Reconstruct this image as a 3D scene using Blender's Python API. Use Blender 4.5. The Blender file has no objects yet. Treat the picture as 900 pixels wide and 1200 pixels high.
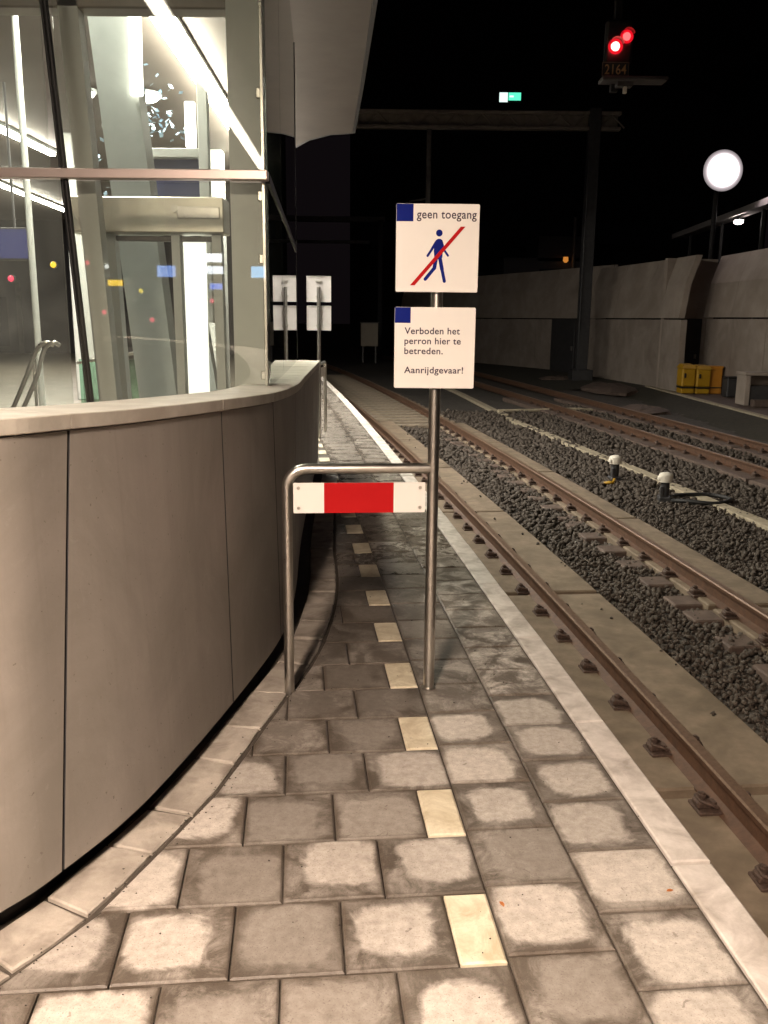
import bpy, math, random
import numpy as np
from mathutils import Vector, Matrix

random.seed(7)
C = bpy.context.scene.collection
SC = bpy.context.scene

# ------------------------------------------------------------------ camera
PITCH, ROLL, EYE = 0.214832, 0.009491, 1.6556
cp, sp, cr, sr = math.cos(PITCH), math.sin(PITCH), math.cos(ROLL), math.sin(ROLL)
r0, u0, f0 = Vector((1, 0, 0)), Vector((0, sp, cp)), Vector((0, cp, -sp))
rr, uu = cr * r0 + sr * u0, -sr * r0 + cr * u0
M = Matrix((rr, uu, -f0)).transposed().to_4x4()
M.translation = Vector((0, 0, EYE))
cam = bpy.data.cameras.new('camera')
cam.sensor_fit = 'VERTICAL'
cam.sensor_height = 24
cam.sensor_width = 18
cam.lens = 24 * 1041.685 / 1200
cam.clip_start = 0.05
cam.clip_end = 1000
co = bpy.data.objects.new('camera', cam)
C.objects.link(co)
co.matrix_world = M
SC.camera = co

# ------------------------------------------------------------------ night sky, exposure
W = bpy.data.worlds.new('World')
SC.world = W
W.use_nodes = True
bg = W.node_tree.nodes['Background']
bg.inputs[0].default_value = (1.0, 0.72, 0.85, 1)
bg.inputs[1].default_value = 0.0005
SC.view_settings.view_transform = 'Standard'
SC.view_settings.look = 'None'
SC.view_settings.exposure = 3.0
SC.view_settings.gamma = 1
SC.view_settings.use_curve_mapping = False
SC.render.engine = 'CYCLES'
SC.cycles.use_denoising = True
SC.cycles.max_bounces = 8
SC.cycles.transparent_max_bounces = 16
SC.cycles.caustics_reflective = False
SC.cycles.caustics_refractive = False
SC.cycles.sample_clamp_indirect = 3.0

L_NEAR = 78.0      # the platform lamp behind the camera
L_ROW = 17.0       # tube lights under the station roof

# ------------------------------------------------------------------ materials
MATS = {}


def new_mat(name):
    m = bpy.data.materials.new(name)
    m.use_nodes = True
    nt = m.node_tree
    b = nt.nodes['Principled BSDF']
    return m, nt, b


def N(nt, typ, **kw):
    n = nt.nodes.new(typ)
    for k, v in kw.items():
        setattr(n, k, v)
    return n


def noise(nt, scale, detail=6, rough=0.6, vec=None, dist=0.0):
    n = N(nt, 'ShaderNodeTexNoise')
    n.inputs['Scale'].default_value = scale
    n.inputs['Detail'].default_value = detail
    n.inputs['Roughness'].default_value = rough
    n.inputs['Distortion'].default_value = dist
    if vec is not None:
        nt.links.new(vec, n.inputs['Vector'])
    return n.outputs['Fac']


def ramp(nt, fac, p0, p1, c0=(0, 0, 0, 1), c1=(1, 1, 1, 1)):
    r = N(nt, 'ShaderNodeValToRGB')
    r.color_ramp.elements[0].position = p0
    r.color_ramp.elements[1].position = p1
    r.color_ramp.elements[0].color = c0
    r.color_ramp.elements[1].color = c1
    nt.links.new(fac, r.inputs[0])
    return r.outputs['Color']


def mix(nt, fac, a, b, mode='MIX'):
    n = N(nt, 'ShaderNodeMix', data_type='RGBA', blend_type=mode)
    for s, v in ((n.inputs[0], fac), (n.inputs[6], a), (n.inputs[7], b)):
        if isinstance(v, (int, float)):
            s.default_value = v
        elif isinstance(v, tuple):
            s.default_value = v if len(v) == 4 else (*v, 1)
        else:
            nt.links.new(v, s)
    return n.outputs[2]


def math_(nt, op, a, b=None, clamp=False):
    n = N(nt, 'ShaderNodeMath', operation=op)
    n.use_clamp = clamp
    for s, v in ((n.inputs[0], a), (n.inputs[1], b)):
        if v is None:
            continue
        if isinstance(v, (int, float)):
            s.default_value = v
        else:
            nt.links.new(v, s)
    return n.outputs[0]


def bump(nt, b, height, strength=0.4, dist=0.01):
    n = N(nt, 'ShaderNodeBump')
    n.inputs['Strength'].default_value = strength
    n.inputs['Distance'].default_value = dist
    nt.links.new(height, n.inputs['Height'])
    nt.links.new(n.outputs[0], b.inputs['Normal'])


def coords(nt):
    return N(nt, 'ShaderNodeTexCoord').outputs['Object']


def surf(name, c1, c2, scale=6.0, rough=0.7, metal=0.0, bmp=0.3, bscale=60.0, rough2=None, lo=0.35, hi=0.65, c3=None, s3=1.3):
    """two colours mixed by noise, a third in big patches, fine bump"""
    if name in MATS:
        return MATS[name]
    m, nt, b = new_mat(name)
    v = coords(nt)
    f = ramp(nt, noise(nt, scale, 8, 0.65, v), lo, hi)
    col = mix(nt, f, c1, c2)
    if c3:
        f3 = ramp(nt, noise(nt, s3, 5, 0.6, v, 0.6), 0.45, 0.7)
        col = mix(nt, f3, col, c3)
    nt.links.new(col, b.inputs['Base Color'])
    b.inputs['Metallic'].default_value = metal
    if rough2 is None:
        b.inputs['Roughness'].default_value = rough
    else:
        g = N(nt, 'ShaderNodeMapRange')
        nt.links.new(noise(nt, scale * 0.7, 6, 0.6, v), g.inputs[0])
        g.inputs[1].default_value = 0.3
        g.inputs[2].default_value = 0.7
        g.inputs[3].default_value = rough
        g.inputs[4].default_value = rough2
        nt.links.new(g.outputs[0], b.inputs['Roughness'])
    if bmp:
        bump(nt, b, noise(nt, bscale, 8, 0.7, v), bmp, 0.006)
    MATS[name] = m
    return m


def emit(name, col, strength):
    if name in MATS:
        return MATS[name]
    m, nt, b = new_mat(name)
    b.inputs['Base Color'].default_value = (0.02, 0.02, 0.02, 1)
    b.inputs['Emission Color'].default_value = (*col, 1)
    b.inputs['Emission Strength'].default_value = strength
    MATS[name] = m
    return m


def glass(name, tint, spec=1.0, veil=.0):
    m = bpy.data.materials.new(name)
    m.use_nodes = True
    nt = m.node_tree
    nt.nodes.clear()
    out = N(nt, 'ShaderNodeOutputMaterial')
    tr = N(nt, 'ShaderNodeBsdfTransparent')
    tr.inputs[0].default_value = (*tint, 1)
    gl = N(nt, 'ShaderNodeBsdfGlossy')
    gl.inputs['Roughness'].default_value = 0.012
    ge = N(nt, 'ShaderNodeNewGeometry')
    dt = N(nt, 'ShaderNodeVectorMath', operation='DOT_PRODUCT')
    nt.links.new(ge.outputs['Incoming'], dt.inputs[0])
    nt.links.new(ge.outputs['Normal'], dt.inputs[1])
    c_ = math_(nt, 'SUBTRACT', 1.0, math_(nt, 'ABSOLUTE', dt.outputs['Value']), True)
    fr = math_(nt, 'ADD', math_(nt, 'MULTIPLY', math_(nt, 'POWER', c_, 5.0), .96), .04)
    k = math_(nt, 'MULTIPLY', fr, spec, True)
    df = N(nt, 'ShaderNodeBsdfDiffuse')  # pale layer painted over the pane as a veil of reflected light
    df.inputs[0].default_value = (.75, .73, .68, 1)
    tl = N(nt, 'ShaderNodeBsdfTranslucent')
    tl.inputs[0].default_value = (.75, .73, .68, 1)
    ad = N(nt, 'ShaderNodeMixShader')
    nt.links.new(df.outputs[0], ad.inputs[1])
    nt.links.new(tl.outputs[0], ad.inputs[2])
    dv = coords(nt)
    dn = N(nt, 'ShaderNodeMapRange')
    nt.links.new(noise(nt, 2.2, 8, .65, dv, .6), dn.inputs[0])
    dn.inputs[1].default_value = .35
    dn.inputs[2].default_value = .75
    dn.inputs[3].default_value = veil * .4
    dn.inputs[4].default_value = veil * 1.6
    m0 = N(nt, 'ShaderNodeMixShader')
    nt.links.new(dn.outputs[0], m0.inputs[0])
    nt.links.new(tr.outputs[0], m0.inputs[1])
    nt.links.new(ad.outputs[0], m0.inputs[2])
    tr = m0
    mx = N(nt, 'ShaderNodeMixShader')
    nt.links.new(k, mx.inputs[0])
    nt.links.new(tr.outputs[0], mx.inputs[1])
    nt.links.new(gl.outputs[0], mx.inputs[2])
    nt.links.new(mx.outputs[0], out.inputs[0])
    return m


def tile_material():
    """concrete paving slab: light dry centre, dark damp border, blotches; 'tile' attribute = per slab wear"""
    m, nt, b = new_mat('paving_slab')
    v = coords(nt)
    at = N(nt, 'ShaderNodeAttribute', attribute_name='wear')
    lo = N(nt, 'ShaderNodeAttribute', attribute_name='local')
    sx = N(nt, 'ShaderNodeSeparateColor')
    nt.links.new(at.outputs['Color'], sx.inputs[0])
    sl = N(nt, 'ShaderNodeSeparateXYZ')
    nt.links.new(lo.outputs['Vector'], sl.inputs[0])
    sh = N(nt, 'ShaderNodeAttribute', attribute_name='shift')
    ss = N(nt, 'ShaderNodeSeparateXYZ')
    nt.links.new(sh.outputs['Vector'], ss.inputs[0])
    px_ = math_(nt, 'MULTIPLY', math_(nt, 'ADD', sl.outputs[0], ss.outputs[0]), ss.outputs[2])
    py_ = math_(nt, 'MULTIPLY', math_(nt, 'ADD', sl.outputs[1], ss.outputs[1]), ss.outputs[2])
    ax = math_(nt, 'POWER', math_(nt, 'ABSOLUTE', px_), 4.0)
    ay = math_(nt, 'POWER', math_(nt, 'ABSOLUTE', py_), 4.0)
    d = math_(nt, 'POWER', math_(nt, 'ADD', ax, ay), 0.25)
    n1 = noise(nt, 7.5, 10, 0.7, v, 0.9)
    n2 = noise(nt, 30, 8, 0.7, v)
    d2 = math_(nt, 'ADD', d, math_(nt, 'MULTIPLY', math_(nt, 'SUBTRACT', n1, 0.5), 0.75))
    dry = ramp(nt, d2, 0.68, 0.86, (1, 1, 1, 1), (0, 0, 0, 1))
    dryv = math_(nt, 'MULTIPLY', dry, sx.outputs[0])
    blot = ramp(nt, noise(nt, 6.5, 12, 0.78, v, 0.7), 0.44, 0.60)
    blot = math_(nt, 'MULTIPLY', blot, sx.outputs[1])
    fac = math_(nt, 'MAXIMUM', dryv, blot)
    damp = mix(nt, n2, (0.078, 0.063, 0.050, 1), (0.152, 0.126, 0.102, 1))
    dryc = mix(nt, ramp(nt, n2, 0.3, 0.7), (0.37, 0.33, 0.29, 1), (0.60, 0.55, 0.495, 1))
    col = mix(nt, fac, damp, dryc)
    grime = ramp(nt, noise(nt, 2.3, 9, 0.7, v, 0.8), 0.40, 0.62)
    col = mix(nt, 1.0, col, mix(nt, grime, (0.86, 0.85, 0.84, 1), (1, 1, 1, 1)), 'MULTIPLY')
    bd_ = math_(nt, 'MAXIMUM', math_(nt, 'ABSOLUTE', sl.outputs[0]), math_(nt, 'ABSOLUTE', sl.outputs[1]))
    bd_ = ramp(nt, math_(nt, 'ADD', bd_, math_(nt, 'MULTIPLY', math_(nt, 'SUBTRACT', n1, .5), .22)), .86, .97)
    col = mix(nt, math_(nt, 'MULTIPLY', bd_, .6), col, (0.085, 0.064, 0.047, 1))
    spot = ramp(nt, noise(nt, 26, 4, 0.5, v, 1.5), 0.27, 0.31)
    col = mix(nt, 1.0, col, mix(nt, spot, (0.62, 0.6, 0.58, 1), (1, 1, 1, 1)), 'MULTIPLY')
    # overall tone of the single slab
    tone = N(nt, 'ShaderNodeMapRange')
    nt.links.new(sx.outputs[2], tone.inputs[0])
    tone.inputs[3].default_value = 0.62
    tone.inputs[4].default_value = 1.12
    tc = N(nt, 'ShaderNodeCombineColor')
    for i in range(3):
        nt.links.new(tone.outputs[0], tc.inputs[i])
    col = mix(nt, 1.0, col, tc.outputs[0], 'MULTIPLY')
    # tiny dark specks
    sp_ = ramp(nt, noise(nt, 220, 3, 0.5, v), 0.30, 0.40)
    col = mix(nt, 1.0, col, mix(nt, sp_, (0.62, 0.6, 0.58, 1), (1, 1, 1, 1)), 'MULTIPLY')
    nt.links.new(col, b.inputs['Base Color'])
    rg = N(nt, 'ShaderNodeMapRange')
    nt.links.new(fac, rg.inputs[0])
    rg.inputs[3].default_value = 0.42
    rg.inputs[4].default_value = 0.78
    nt.links.new(math_(nt, 'MULTIPLY', rg.outputs[0], at.outputs['Alpha']), b.inputs['Roughness'])
    hsum = math_(nt, 'ADD', math_(nt, 'MULTIPLY', noise(nt, 150, 6, 0.7, v), 0.5), n1)
    bump(nt, b, hsum, 0.35, 0.006)
    return m


def pale_tile_material():
    m, nt, b = new_mat('white_guide_tile')
    v = coords(nt)
    f = ramp(nt, noise(nt, 9, 10, 0.72, v, .6), 0.38, 0.6)
    col = mix(nt, f, (0.50, 0.42, 0.29, 1), (0.72, 0.65, 0.50, 1))
    f2 = ramp(nt, noise(nt, 60, 6, 0.7, v), 0.25, 0.42)
    col = mix(nt, f2, (0.45, 0.38, 0.28, 1), col)
    nt.links.new(col, b.inputs['Base Color'])
    b.inputs['Roughness'].default_value = 0.4
    bump(nt, b, noise(nt, 90, 6, 0.7, v), 0.2, 0.004)
    return m


def panel_material():
    """precast concrete of the parapet with soft vertical streaks and clouds"""
    m, nt, b = new_mat('precast_concrete')
    v = coords(nt)
    mp = N(nt, 'ShaderNodeMapping')
    nt.links.new(v, mp.inputs[0])
    mp.inputs['Scale'].default_value = (7, 7, 0.7)
    st = ramp(nt, noise(nt, 1.2, 7, 0.6, mp.outputs[0]), 0.3, 0.7)
    cl = ramp(nt, noise(nt, 1.7, 8, 0.62, v, 0.8), 0.36, 0.64)
    col = mix(nt, st, (0.305, 0.272, 0.242, 1), (0.350, 0.313, 0.279, 1))
    col = mix(nt, math_(nt, 'MULTIPLY', cl, 0.8), col, (0.235, 0.212, 0.182, 1))
    pit = ramp(nt, noise(nt, 70, 3, 0.5, v), 0.25, 0.31)
    col = mix(nt, pit, (0.17, 0.145, 0.12, 1), col)
    mp2 = N(nt, 'ShaderNodeMapping')
    nt.links.new(v, mp2.inputs[0])
    mp2.inputs['Scale'].default_value = (16, 16, .45)
    drip = ramp(nt, noise(nt, 1.6, 6, 0.6, mp2.outputs[0]), 0.55, 0.72)
    col = mix(nt, math_(nt, 'MULTIPLY', drip, .14), col, (0.16, 0.137, 0.112, 1))
    scuff = ramp(nt, noise(nt, 11, 10, 0.75, v, 1.0), 0.60, 0.70)
    col = mix(nt, math_(nt, 'MULTIPLY', scuff, .35), col, (0.40, 0.37, 0.33, 1))
    nt.links.new(col, b.inputs['Base Color'])
    b.inputs['Roughness'].default_value = 0.62
    bump(nt, b, math_(nt, 'ADD', noise(nt, 45, 8, 0.7, v), cl), 0.12, 0.006)
    return m


def rust_rail_material():
    m, nt, b = new_mat('rusty_rail_steel')
    v = coords(nt)
    geo = N(nt, 'ShaderNodeNewGeometry')
    f = ramp(nt, noise(nt, 14, 8, 0.7, v), 0.3, 0.7)
    col = mix(nt, f, (0.055, 0.027, 0.015, 1), (0.125, 0.062, 0.035, 1))
    nt.links.new(col, b.inputs['Base Color'])
    b.inputs['Roughness'].default_value = 0.6
    b.inputs['Metallic'].default_value = 0.15
    bump(nt, b, noise(nt, 80, 6, 0.7, v), 0.3, 0.004)
    return m


STEEL = surf('brushed_steel', (0.55, 0.52, 0.48), (0.62, 0.59, 0.54), 30, 0.27, 1.0, 0.05, 200, 0.36)
STEEL_DULL = surf('satin_lift_steel', (0.52, 0.49, 0.42), (0.62, 0.58, 0.50), 3, 0.33, 0.9, 0.03, 40, 0.42)
PAINT_GREY = surf('grey_green_steel_paint', (0.55, 0.56, 0.535), (0.60, 0.61, 0.585), 4, 0.42, 0, 0.04, 60)
PAINT_PALE = surf('pale_grey_paint', (0.36, 0.39, 0.38), (0.41, 0.44, 0.43), 3, 0.45, 0, 0.03, 60)
PAINT_BROWN = surf('brown_grey_metal', (0.16, 0.135, 0.12), (0.20, 0.17, 0.15), 5, 0.4, 0.3, 0.05, 60)
BLACK = surf('black_rubber', (0.012, 0.011, 0.011), (0.02, 0.018, 0.017), 20, 0.6, 0, 0.1, 90)
DARK = surf('dark_paint', (0.03, 0.028, 0.03), (0.045, 0.042, 0.042), 5, 0.55, 0, 0.1, 60)
DARKSTEEL = surf('dark_galvanised_steel', (0.10, 0.09, 0.09), (0.15, 0.135, 0.13), 5, 0.5, 0.4, 0.1, 60)
COPING = surf('pale_concrete_coping', (0.50, 0.46, 0.395), (0.62, 0.575, 0.50), 8, 0.6, 0, 0.2, 80, c3=(0.44, 0.39, 0.33), s3=3)
PANEL = panel_material()
TILE = tile_material()
PALE_TILE = pale_tile_material()
JOINT = surf('dirty_joint_sand', (0.045, 0.036, 0.028), (0.085, 0.068, 0.052), 25, 0.85, 0, 0.6, 200)
EDGE = surf('pale_edge_concrete', (0.56, 0.505, 0.46), (0.68, 0.625, 0.58), 14, 0.7, 0, 0.3, 140, c3=(0.36, 0.315, 0.275), s3=6)
KERB = surf('worn_kerb_concrete', (0.30, 0.262, 0.222), (0.50, 0.445, 0.385), 6, 0.7, 0, 0.35, 120, c3=(0.20, 0.168, 0.138), s3=5.5)
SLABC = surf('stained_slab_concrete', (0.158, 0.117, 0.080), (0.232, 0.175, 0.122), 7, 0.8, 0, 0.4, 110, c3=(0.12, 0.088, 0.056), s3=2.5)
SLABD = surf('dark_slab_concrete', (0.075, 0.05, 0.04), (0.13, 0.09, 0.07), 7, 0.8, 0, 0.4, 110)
RAIL = rust_rail_material()
RAILHEAD = surf('worn_rail_head', (0.12, 0.072, 0.045), (0.19, 0.12, 0.08), 30, 0.55, 0.4, 0.1, 120)
CLIP = surf('rusty_cast_iron', (0.045, 0.027, 0.020), (0.11, 0.068, 0.05), 60, 0.7, 0.2, 0.5, 150)
STONE = surf('ballast_stone', (0.05, 0.043, 0.036), (0.15, 0.13, 0.108), 14, 0.85, 0, 0.4, 150, c3=(0.22, 0.195, 0.165), s3=25)
EARTH = surf('dirty_ballast_bed', (0.030, 0.024, 0.02), (0.075, 0.062, 0.05), 18, 0.9, 0, 0.9, 35)
SLEEPER = surf('dusty_sleeper_concrete', (0.16, 0.125, 0.09), (0.24, 0.19, 0.14), 6, 0.85, 0, 0.3, 90)
WALLC = surf('noise_wall_concrete', (0.30, 0.245, 0.205), (0.38, 0.315, 0.265), 1.2, 0.8, 0, 0.3, 25, c3=(0.25, 0.20, 0.165), s3=0.5)
WALLD = surf('noise_wall_concrete_lower', (0.27, 0.22, 0.185), (0.35, 0.29, 0.245), 1.5, 0.8, 0, 0.3, 25, c3=(0.22, 0.175, 0.145), s3=0.7)
DUCT = surf('cable_duct_concrete', (0.27, 0.225, 0.155), (0.38, 0.32, 0.23), 9, 0.8, 0, 0.3, 90)
GRASSY = surf('mossy_bank_soil', (0.018, 0.015, 0.009), (0.04, 0.032, 0.017), 9, 0.95, 0, 0.9, 30)
WHITE = surf('white_sign_enamel', (0.84, 0.80, 0.75), (0.86, 0.82, 0.77), 3, 0.35, 0, 0.0)
SIGNBACK = surf('sign_back_aluminium', (0.60, 0.56, 0.54), (0.66, 0.62, 0.60), 6, 0.4, 0.2, 0.05, 80)
BLUE = surf('blue_sign_vinyl', (0.008, 0.016, 0.17), (0.010, 0.019, 0.19), 5, 0.95, 0, 0)
RED = surf('red_sign_vinyl', (0.43, 0.010, 0.012), (0.46, 0.012, 0.013), 5, 0.95, 0, 0)
INK = surf('dark_sign_lettering', (0.055, 0.035, 0.06), (0.06, 0.04, 0.065), 5, 0.5, 0, 0)
SOFFIT = surf('painted_soffit', (0.095, 0.077, 0.064), (0.118, 0.097, 0.081), 1.2, 0.65, 0, 0.1, 20)
YELLOW = surf('yellow_plastic', (0.42, 0.22, 0.009), (0.48, 0.27, 0.014), 3, 0.45, 0, 0.05, 40)
ORANGE = surf('orange_plastic', (0.55, 0.22, 0.02), (0.62, 0.26, 0.03), 3, 0.5, 0, 0.05, 40)
HALL = surf('hall_floor_stone', (0.17, 0.145, 0.115), (0.24, 0.21, 0.17), 2, 0.5, 0, 0.1, 40)
FACADE = surf('far_building_cladding', (0.05, 0.045, 0.05), (0.075, 0.066, 0.07), 0.4, 0.7, 0, 0.1, 5)
GLASS = glass('clear_glass', (0.93, 0.95, 0.92), 1.35, .055)
GLASS_SIDE = glass('greenish_glass', (0.87, 0.885, 0.85), 1.2, .03)
GLASS_RAIL = glass('green_edge_glass', (0.62, 0.80, 0.70), 1.0)
TUBE = emit('fluorescent_tube', (1.0, 0.95, 0.83), L_ROW)
TUBE_BACK = emit('fluorescent_tube_dim', (1.0, 0.86, 0.70), 2.6)
NEARTUBE = emit('platform_lamp_diffuser', (1.0, 0.795, 0.635), L_NEAR)
BRIGHTWHITE = emit('white_column_glow', (1.0, 0.98, 0.84), 0.22)
FLOODLENS = emit('floodlight_lens', (1.0, 0.93, 0.90), 9.0)
REDLAMP = emit('red_signal_lens', (1.0, 0.03, 0.03), 1.0)
REDCORE = emit('red_signal_core', (1.0, 0.10, 0.085), 2.2)
GREENLIT = emit('green_exit_panel', (0.10, 0.75, 0.48), 0.18)
WHITELIT = emit('white_exit_panel', (0.80, 1.0, 0.95), 0.16)


# ------------------------------------------------------------------ mesh builder
class MB:
    def __init__(s):
        s.v, s.f, s.mi, s.sm = [], [], [], []
        s.attr = {}

    def add(s, vs, fs, mi=0, smooth=False):
        o = len(s.v)
        s.v += [tuple(p) for p in vs]
        for f in fs:
            s.f.append([i + o for i in f])
            s.mi.append(mi)
            s.sm.append(smooth)
        return s

    def box(s, c, d, rz=0.0, mi=0, rx=0.0):
        hx, hy, hz = d[0] / 2, d[1] / 2, d[2] / 2
        ca, sa = math.cos(rz), math.sin(rz)
        cx_, sx_ = math.cos(rx), math.sin(rx)
        vs = []
        for z in (-hz, hz):
            for x, y in ((-hx, -hy), (hx, -hy), (hx, hy), (-hx, hy)):
                y2, z2 = y * cx_ - z * sx_, y * sx_ + z * cx_
                vs.append((c[0] + x * ca - y2 * sa, c[1] + x * sa + y2 * ca, c[2] + z2))
        return s.add(vs, [(3, 2, 1, 0), (4, 5, 6, 7), (0, 1, 5, 4), (1, 2, 6, 5), (2, 3, 7, 6), (3, 0, 4, 7)], mi)

    def bbox(s, c, d, bev, rz=0.0, mi=0):
        """box with chamfered edges on all twelve edges (cheap: 24 corner points)"""
        hx, hy, hz = d[0] / 2, d[1] / 2, d[2] / 2
        b = min(bev, hx * .9, hy * .9, hz * .9)
        ca, sa = math.cos(rz), math.sin(rz)
        idx, vs = {}, []
        for sx_ in (-1, 1):
            for sy in (-1, 1):
                for sz in (-1, 1):
                    for k, (ox, oy, oz) in enumerate(((0, b, b), (b, 0, b), (b, b, 0))):
                        x, y, z = sx_ * (hx - ox), sy * (hy - oy), sz * (hz - oz)
                        idx[(sx_, sy, sz, k)] = len(vs)
                        vs.append((c[0] + x * ca - y * sa, c[1] + x * sa + y * ca, c[2] + z))
        fs = []
        g = lambda a, k: idx[(a[0], a[1], a[2], k)]
        for k in range(3):
            o = [i for i in range(3) if i != k]
            for sg in (-1, 1):
                q = []
                for a_, b_ in ((-1, -1), (1, -1), (1, 1), (-1, 1)):
                    t = [0, 0, 0]
                    t[k] = sg
                    t[o[0]] = a_
                    t[o[1]] = b_
                    q.append(g(t, k))
                if (sg == -1) != (k == 1):
                    q.reverse()
                fs.append(q)
        for k in range(3):      # edge along axis k
            o = [i for i in range(3) if i != k]
            for a_ in (-1, 1):
                for b_ in (-1, 1):
                    t1, t2 = [0, 0, 0], [0, 0, 0]
                    t1[k], t2[k] = -1, 1
                    for t in (t1, t2):
                        t[o[0]] = a_
                        t[o[1]] = b_
                    fs.append([g(t1, o[0]), g(t2, o[0]), g(t2, o[1]), g(t1, o[1])])
        for sx_ in (-1, 1):
            for sy in (-1, 1):
                for sz in (-1, 1):
                    fs.append([idx[(sx_, sy, sz, 0)], idx[(sx_, sy, sz, 1)], idx[(sx_, sy, sz, 2)]])
        return s.add(vs, fs, mi)

    def tube(s, pts, r, n=14, mi=0, caps=True):
        pts = [Vector(p) for p in pts]
        rs = r if isinstance(r, (list, tuple)) else [r] * len(pts)
        rings = []
        prev = None
        for i, p in enumerate(pts):
            t = (pts[min(i + 1, len(pts) - 1)] - pts[max(i - 1, 0)]).normalized()
            if prev is None:
                a = Vector((0, 0, 1)) if abs(t.z) < .9 else Vector((1, 0, 0))
                x = t.cross(a).normalized()
            else:
                x = (prev - t * prev.dot(t)).normalized()
            prev = x
            y = t.cross(x)
            rings.append([p + (x * math.cos(2 * math.pi * k / n) + y * math.sin(2 * math.pi * k / n)) * rs[i] for k in range(n)])
        vs = [q for rg in rings for q in rg]
        fs = []
        for i in range(len(rings) - 1):
            for k in range(n):
                fs.append((i * n + k, i * n + (k + 1) % n, (i + 1) * n + (k + 1) % n, (i + 1) * n + k))
        s.add(vs, fs, mi, True)
        if caps:
            s.add(rings[0], [list(range(n))[::-1]], mi)
            s.add(rings[-1], [list(range(n))], mi)
        return s

    def prism(s, poly, z0, z1, mi=0):
        n = len(poly)
        vs = [(p[0], p[1], z0) for p in poly] + [(p[0], p[1], z1) for p in poly]
        fs = [list(range(n))[::-1], list(range(n, 2 * n))] + [(i, (i + 1) % n, n + (i + 1) % n, n + i) for i in range(n)]
        return s.add(vs, fs, mi)

    def grid(s, rows, mi=0, smooth=False):
        n = len(rows[0])
        vs = [p for r in rows for p in r]
        fs = [(i * n + k, i * n + k + 1, (i + 1) * n + k + 1, (i + 1) * n + k) for i in range(len(rows) - 1) for k in range(n - 1)]
        return s.add(vs, fs, mi, smooth)

    def build(s, name, mats, parent=None, loc=None):
        me = bpy.data.meshes.new(name)
        me.from_pydata(s.v, [], s.f)
        for m in (mats if isinstance(mats, (list, tuple)) else [mats]):
            me.materials.append(m)
        if any(s.mi):
            me.polygons.foreach_set('material_index', s.mi)
        if any(s.sm):
            me.polygons.foreach_set('use_smooth', s.sm)
        for k, (typ, data) in s.attr.items():
            a = me.attributes.new(k, typ, 'POINT')
            a.data.foreach_set('color' if typ == 'FLOAT_COLOR' else 'vector', np.asarray(data, dtype=np.float32).ravel())
        me.update()
        o = bpy.data.objects.new(name, me)
        C.objects.link(o)
        if parent is not None:
            o.parent = parent
        if loc is not None:
            o.location = loc
        return o


def tag(o, label=None, cat=None, group=None, kind=None):
    if label:
        o['label'] = label
    if cat:
        o['category'] = cat
    if group:
        o['group'] = group
    if kind:
        o['kind'] = kind
    return o


def thing(name, label, cat, loc=(0, 0, 0), rz=0, group=None):
    o = bpy.data.objects.new(name, None)
    C.objects.link(o)
    o.location = loc
    o.rotation_euler = (0, 0, rz)
    return tag(o, label, cat, group)


def copy_tree(o, parent=None):
    c = o.copy()
    C.objects.link(c)
    if parent is not None:
        c.parent = parent
    for ch in list(o.children):
        copy_tree(ch, c)
    return c


def text_mesh(name, body, size, mat, parent, bold=0.0, ext=0.0004, align='LEFT'):
    cu = bpy.data.curves.new(name, 'FONT')
    cu.body = body
    cu.size = size
    cu.extrude = ext
    cu.offset = bold
    cu.align_x = align
    cu.space_character = 1.06
    o = bpy.data.objects.new(name, cu)
    C.objects.link(o)
    dg = bpy.context.evaluated_depsgraph_get()
    me = bpy.data.meshes.new_from_object(o.evaluated_get(dg))
    bpy.data.objects.remove(o)
    me.materials.clear()
    me.materials.append(mat)
    t = bpy.data.objects.new(name, me)
    C.objects.link(t)
    t.parent = parent
    return t


def catmull(pts, n=8):
    P = [np.array(p, float) for p in pts]
    P = [2 * P[0] - P[1]] + P + [2 * P[-1] - P[-2]]
    out = []
    for i in range(1, len(P) - 2):
        for k in range(n):
            t = k / n
            a, b, c, d = P[i - 1], P[i], P[i + 1], P[i + 2]
            out.append(0.5 * ((2 * b) + (c - a) * t + (2 * a - 5 * b + 4 * c - d) * t * t + (3 * b - a - 3 * c + d) * t ** 3))
    out.append(P[-2])
    return np.array(out)


# ------------------------------------------------------------------ line of the platform edge and the rails
class Curve:
    def __init__(s, c2, c1, c0, y_ref, y0=-6.0, y1=70.0, lin=45.0):
        ys = np.linspace(y0, y1, 4000)
        yl = np.minimum(ys, lin)
        xs = c2 * yl * yl + c1 * yl + c0 + (ys - yl) * (2 * c2 * lin + c1)
        ln = np.r_[0, np.cumsum(np.hypot(np.diff(xs), np.diff(ys)))]
        ln -= np.interp(y_ref, ys, ln)
        s.xs, s.ys, s.ln = xs, ys, ln

    def at(s, t, u=0.0):
        x, y = np.interp(t, s.ln, s.xs), np.interp(t, s.ln, s.ys)
        x2, y2 = np.interp(t + .05, s.ln, s.xs), np.interp(t + .05, s.ln, s.ys)
        x1, y1 = np.interp(t - .05, s.ln, s.xs), np.interp(t - .05, s.ln, s.ys)
        dx, dy = x2 - x1, y2 - y1
        l = math.hypot(dx, dy)
        return np.array([x + u * dy / l, y - u * dx / l])

    def ang(s, t):
        a, b = s.at(t - .05), s.at(t + .05)
        return math.atan2(b[1] - a[1], b[0] - a[0])

    def s_of_y(s, y):
        return float(np.interp(y, s.ys, s.ln))


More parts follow.
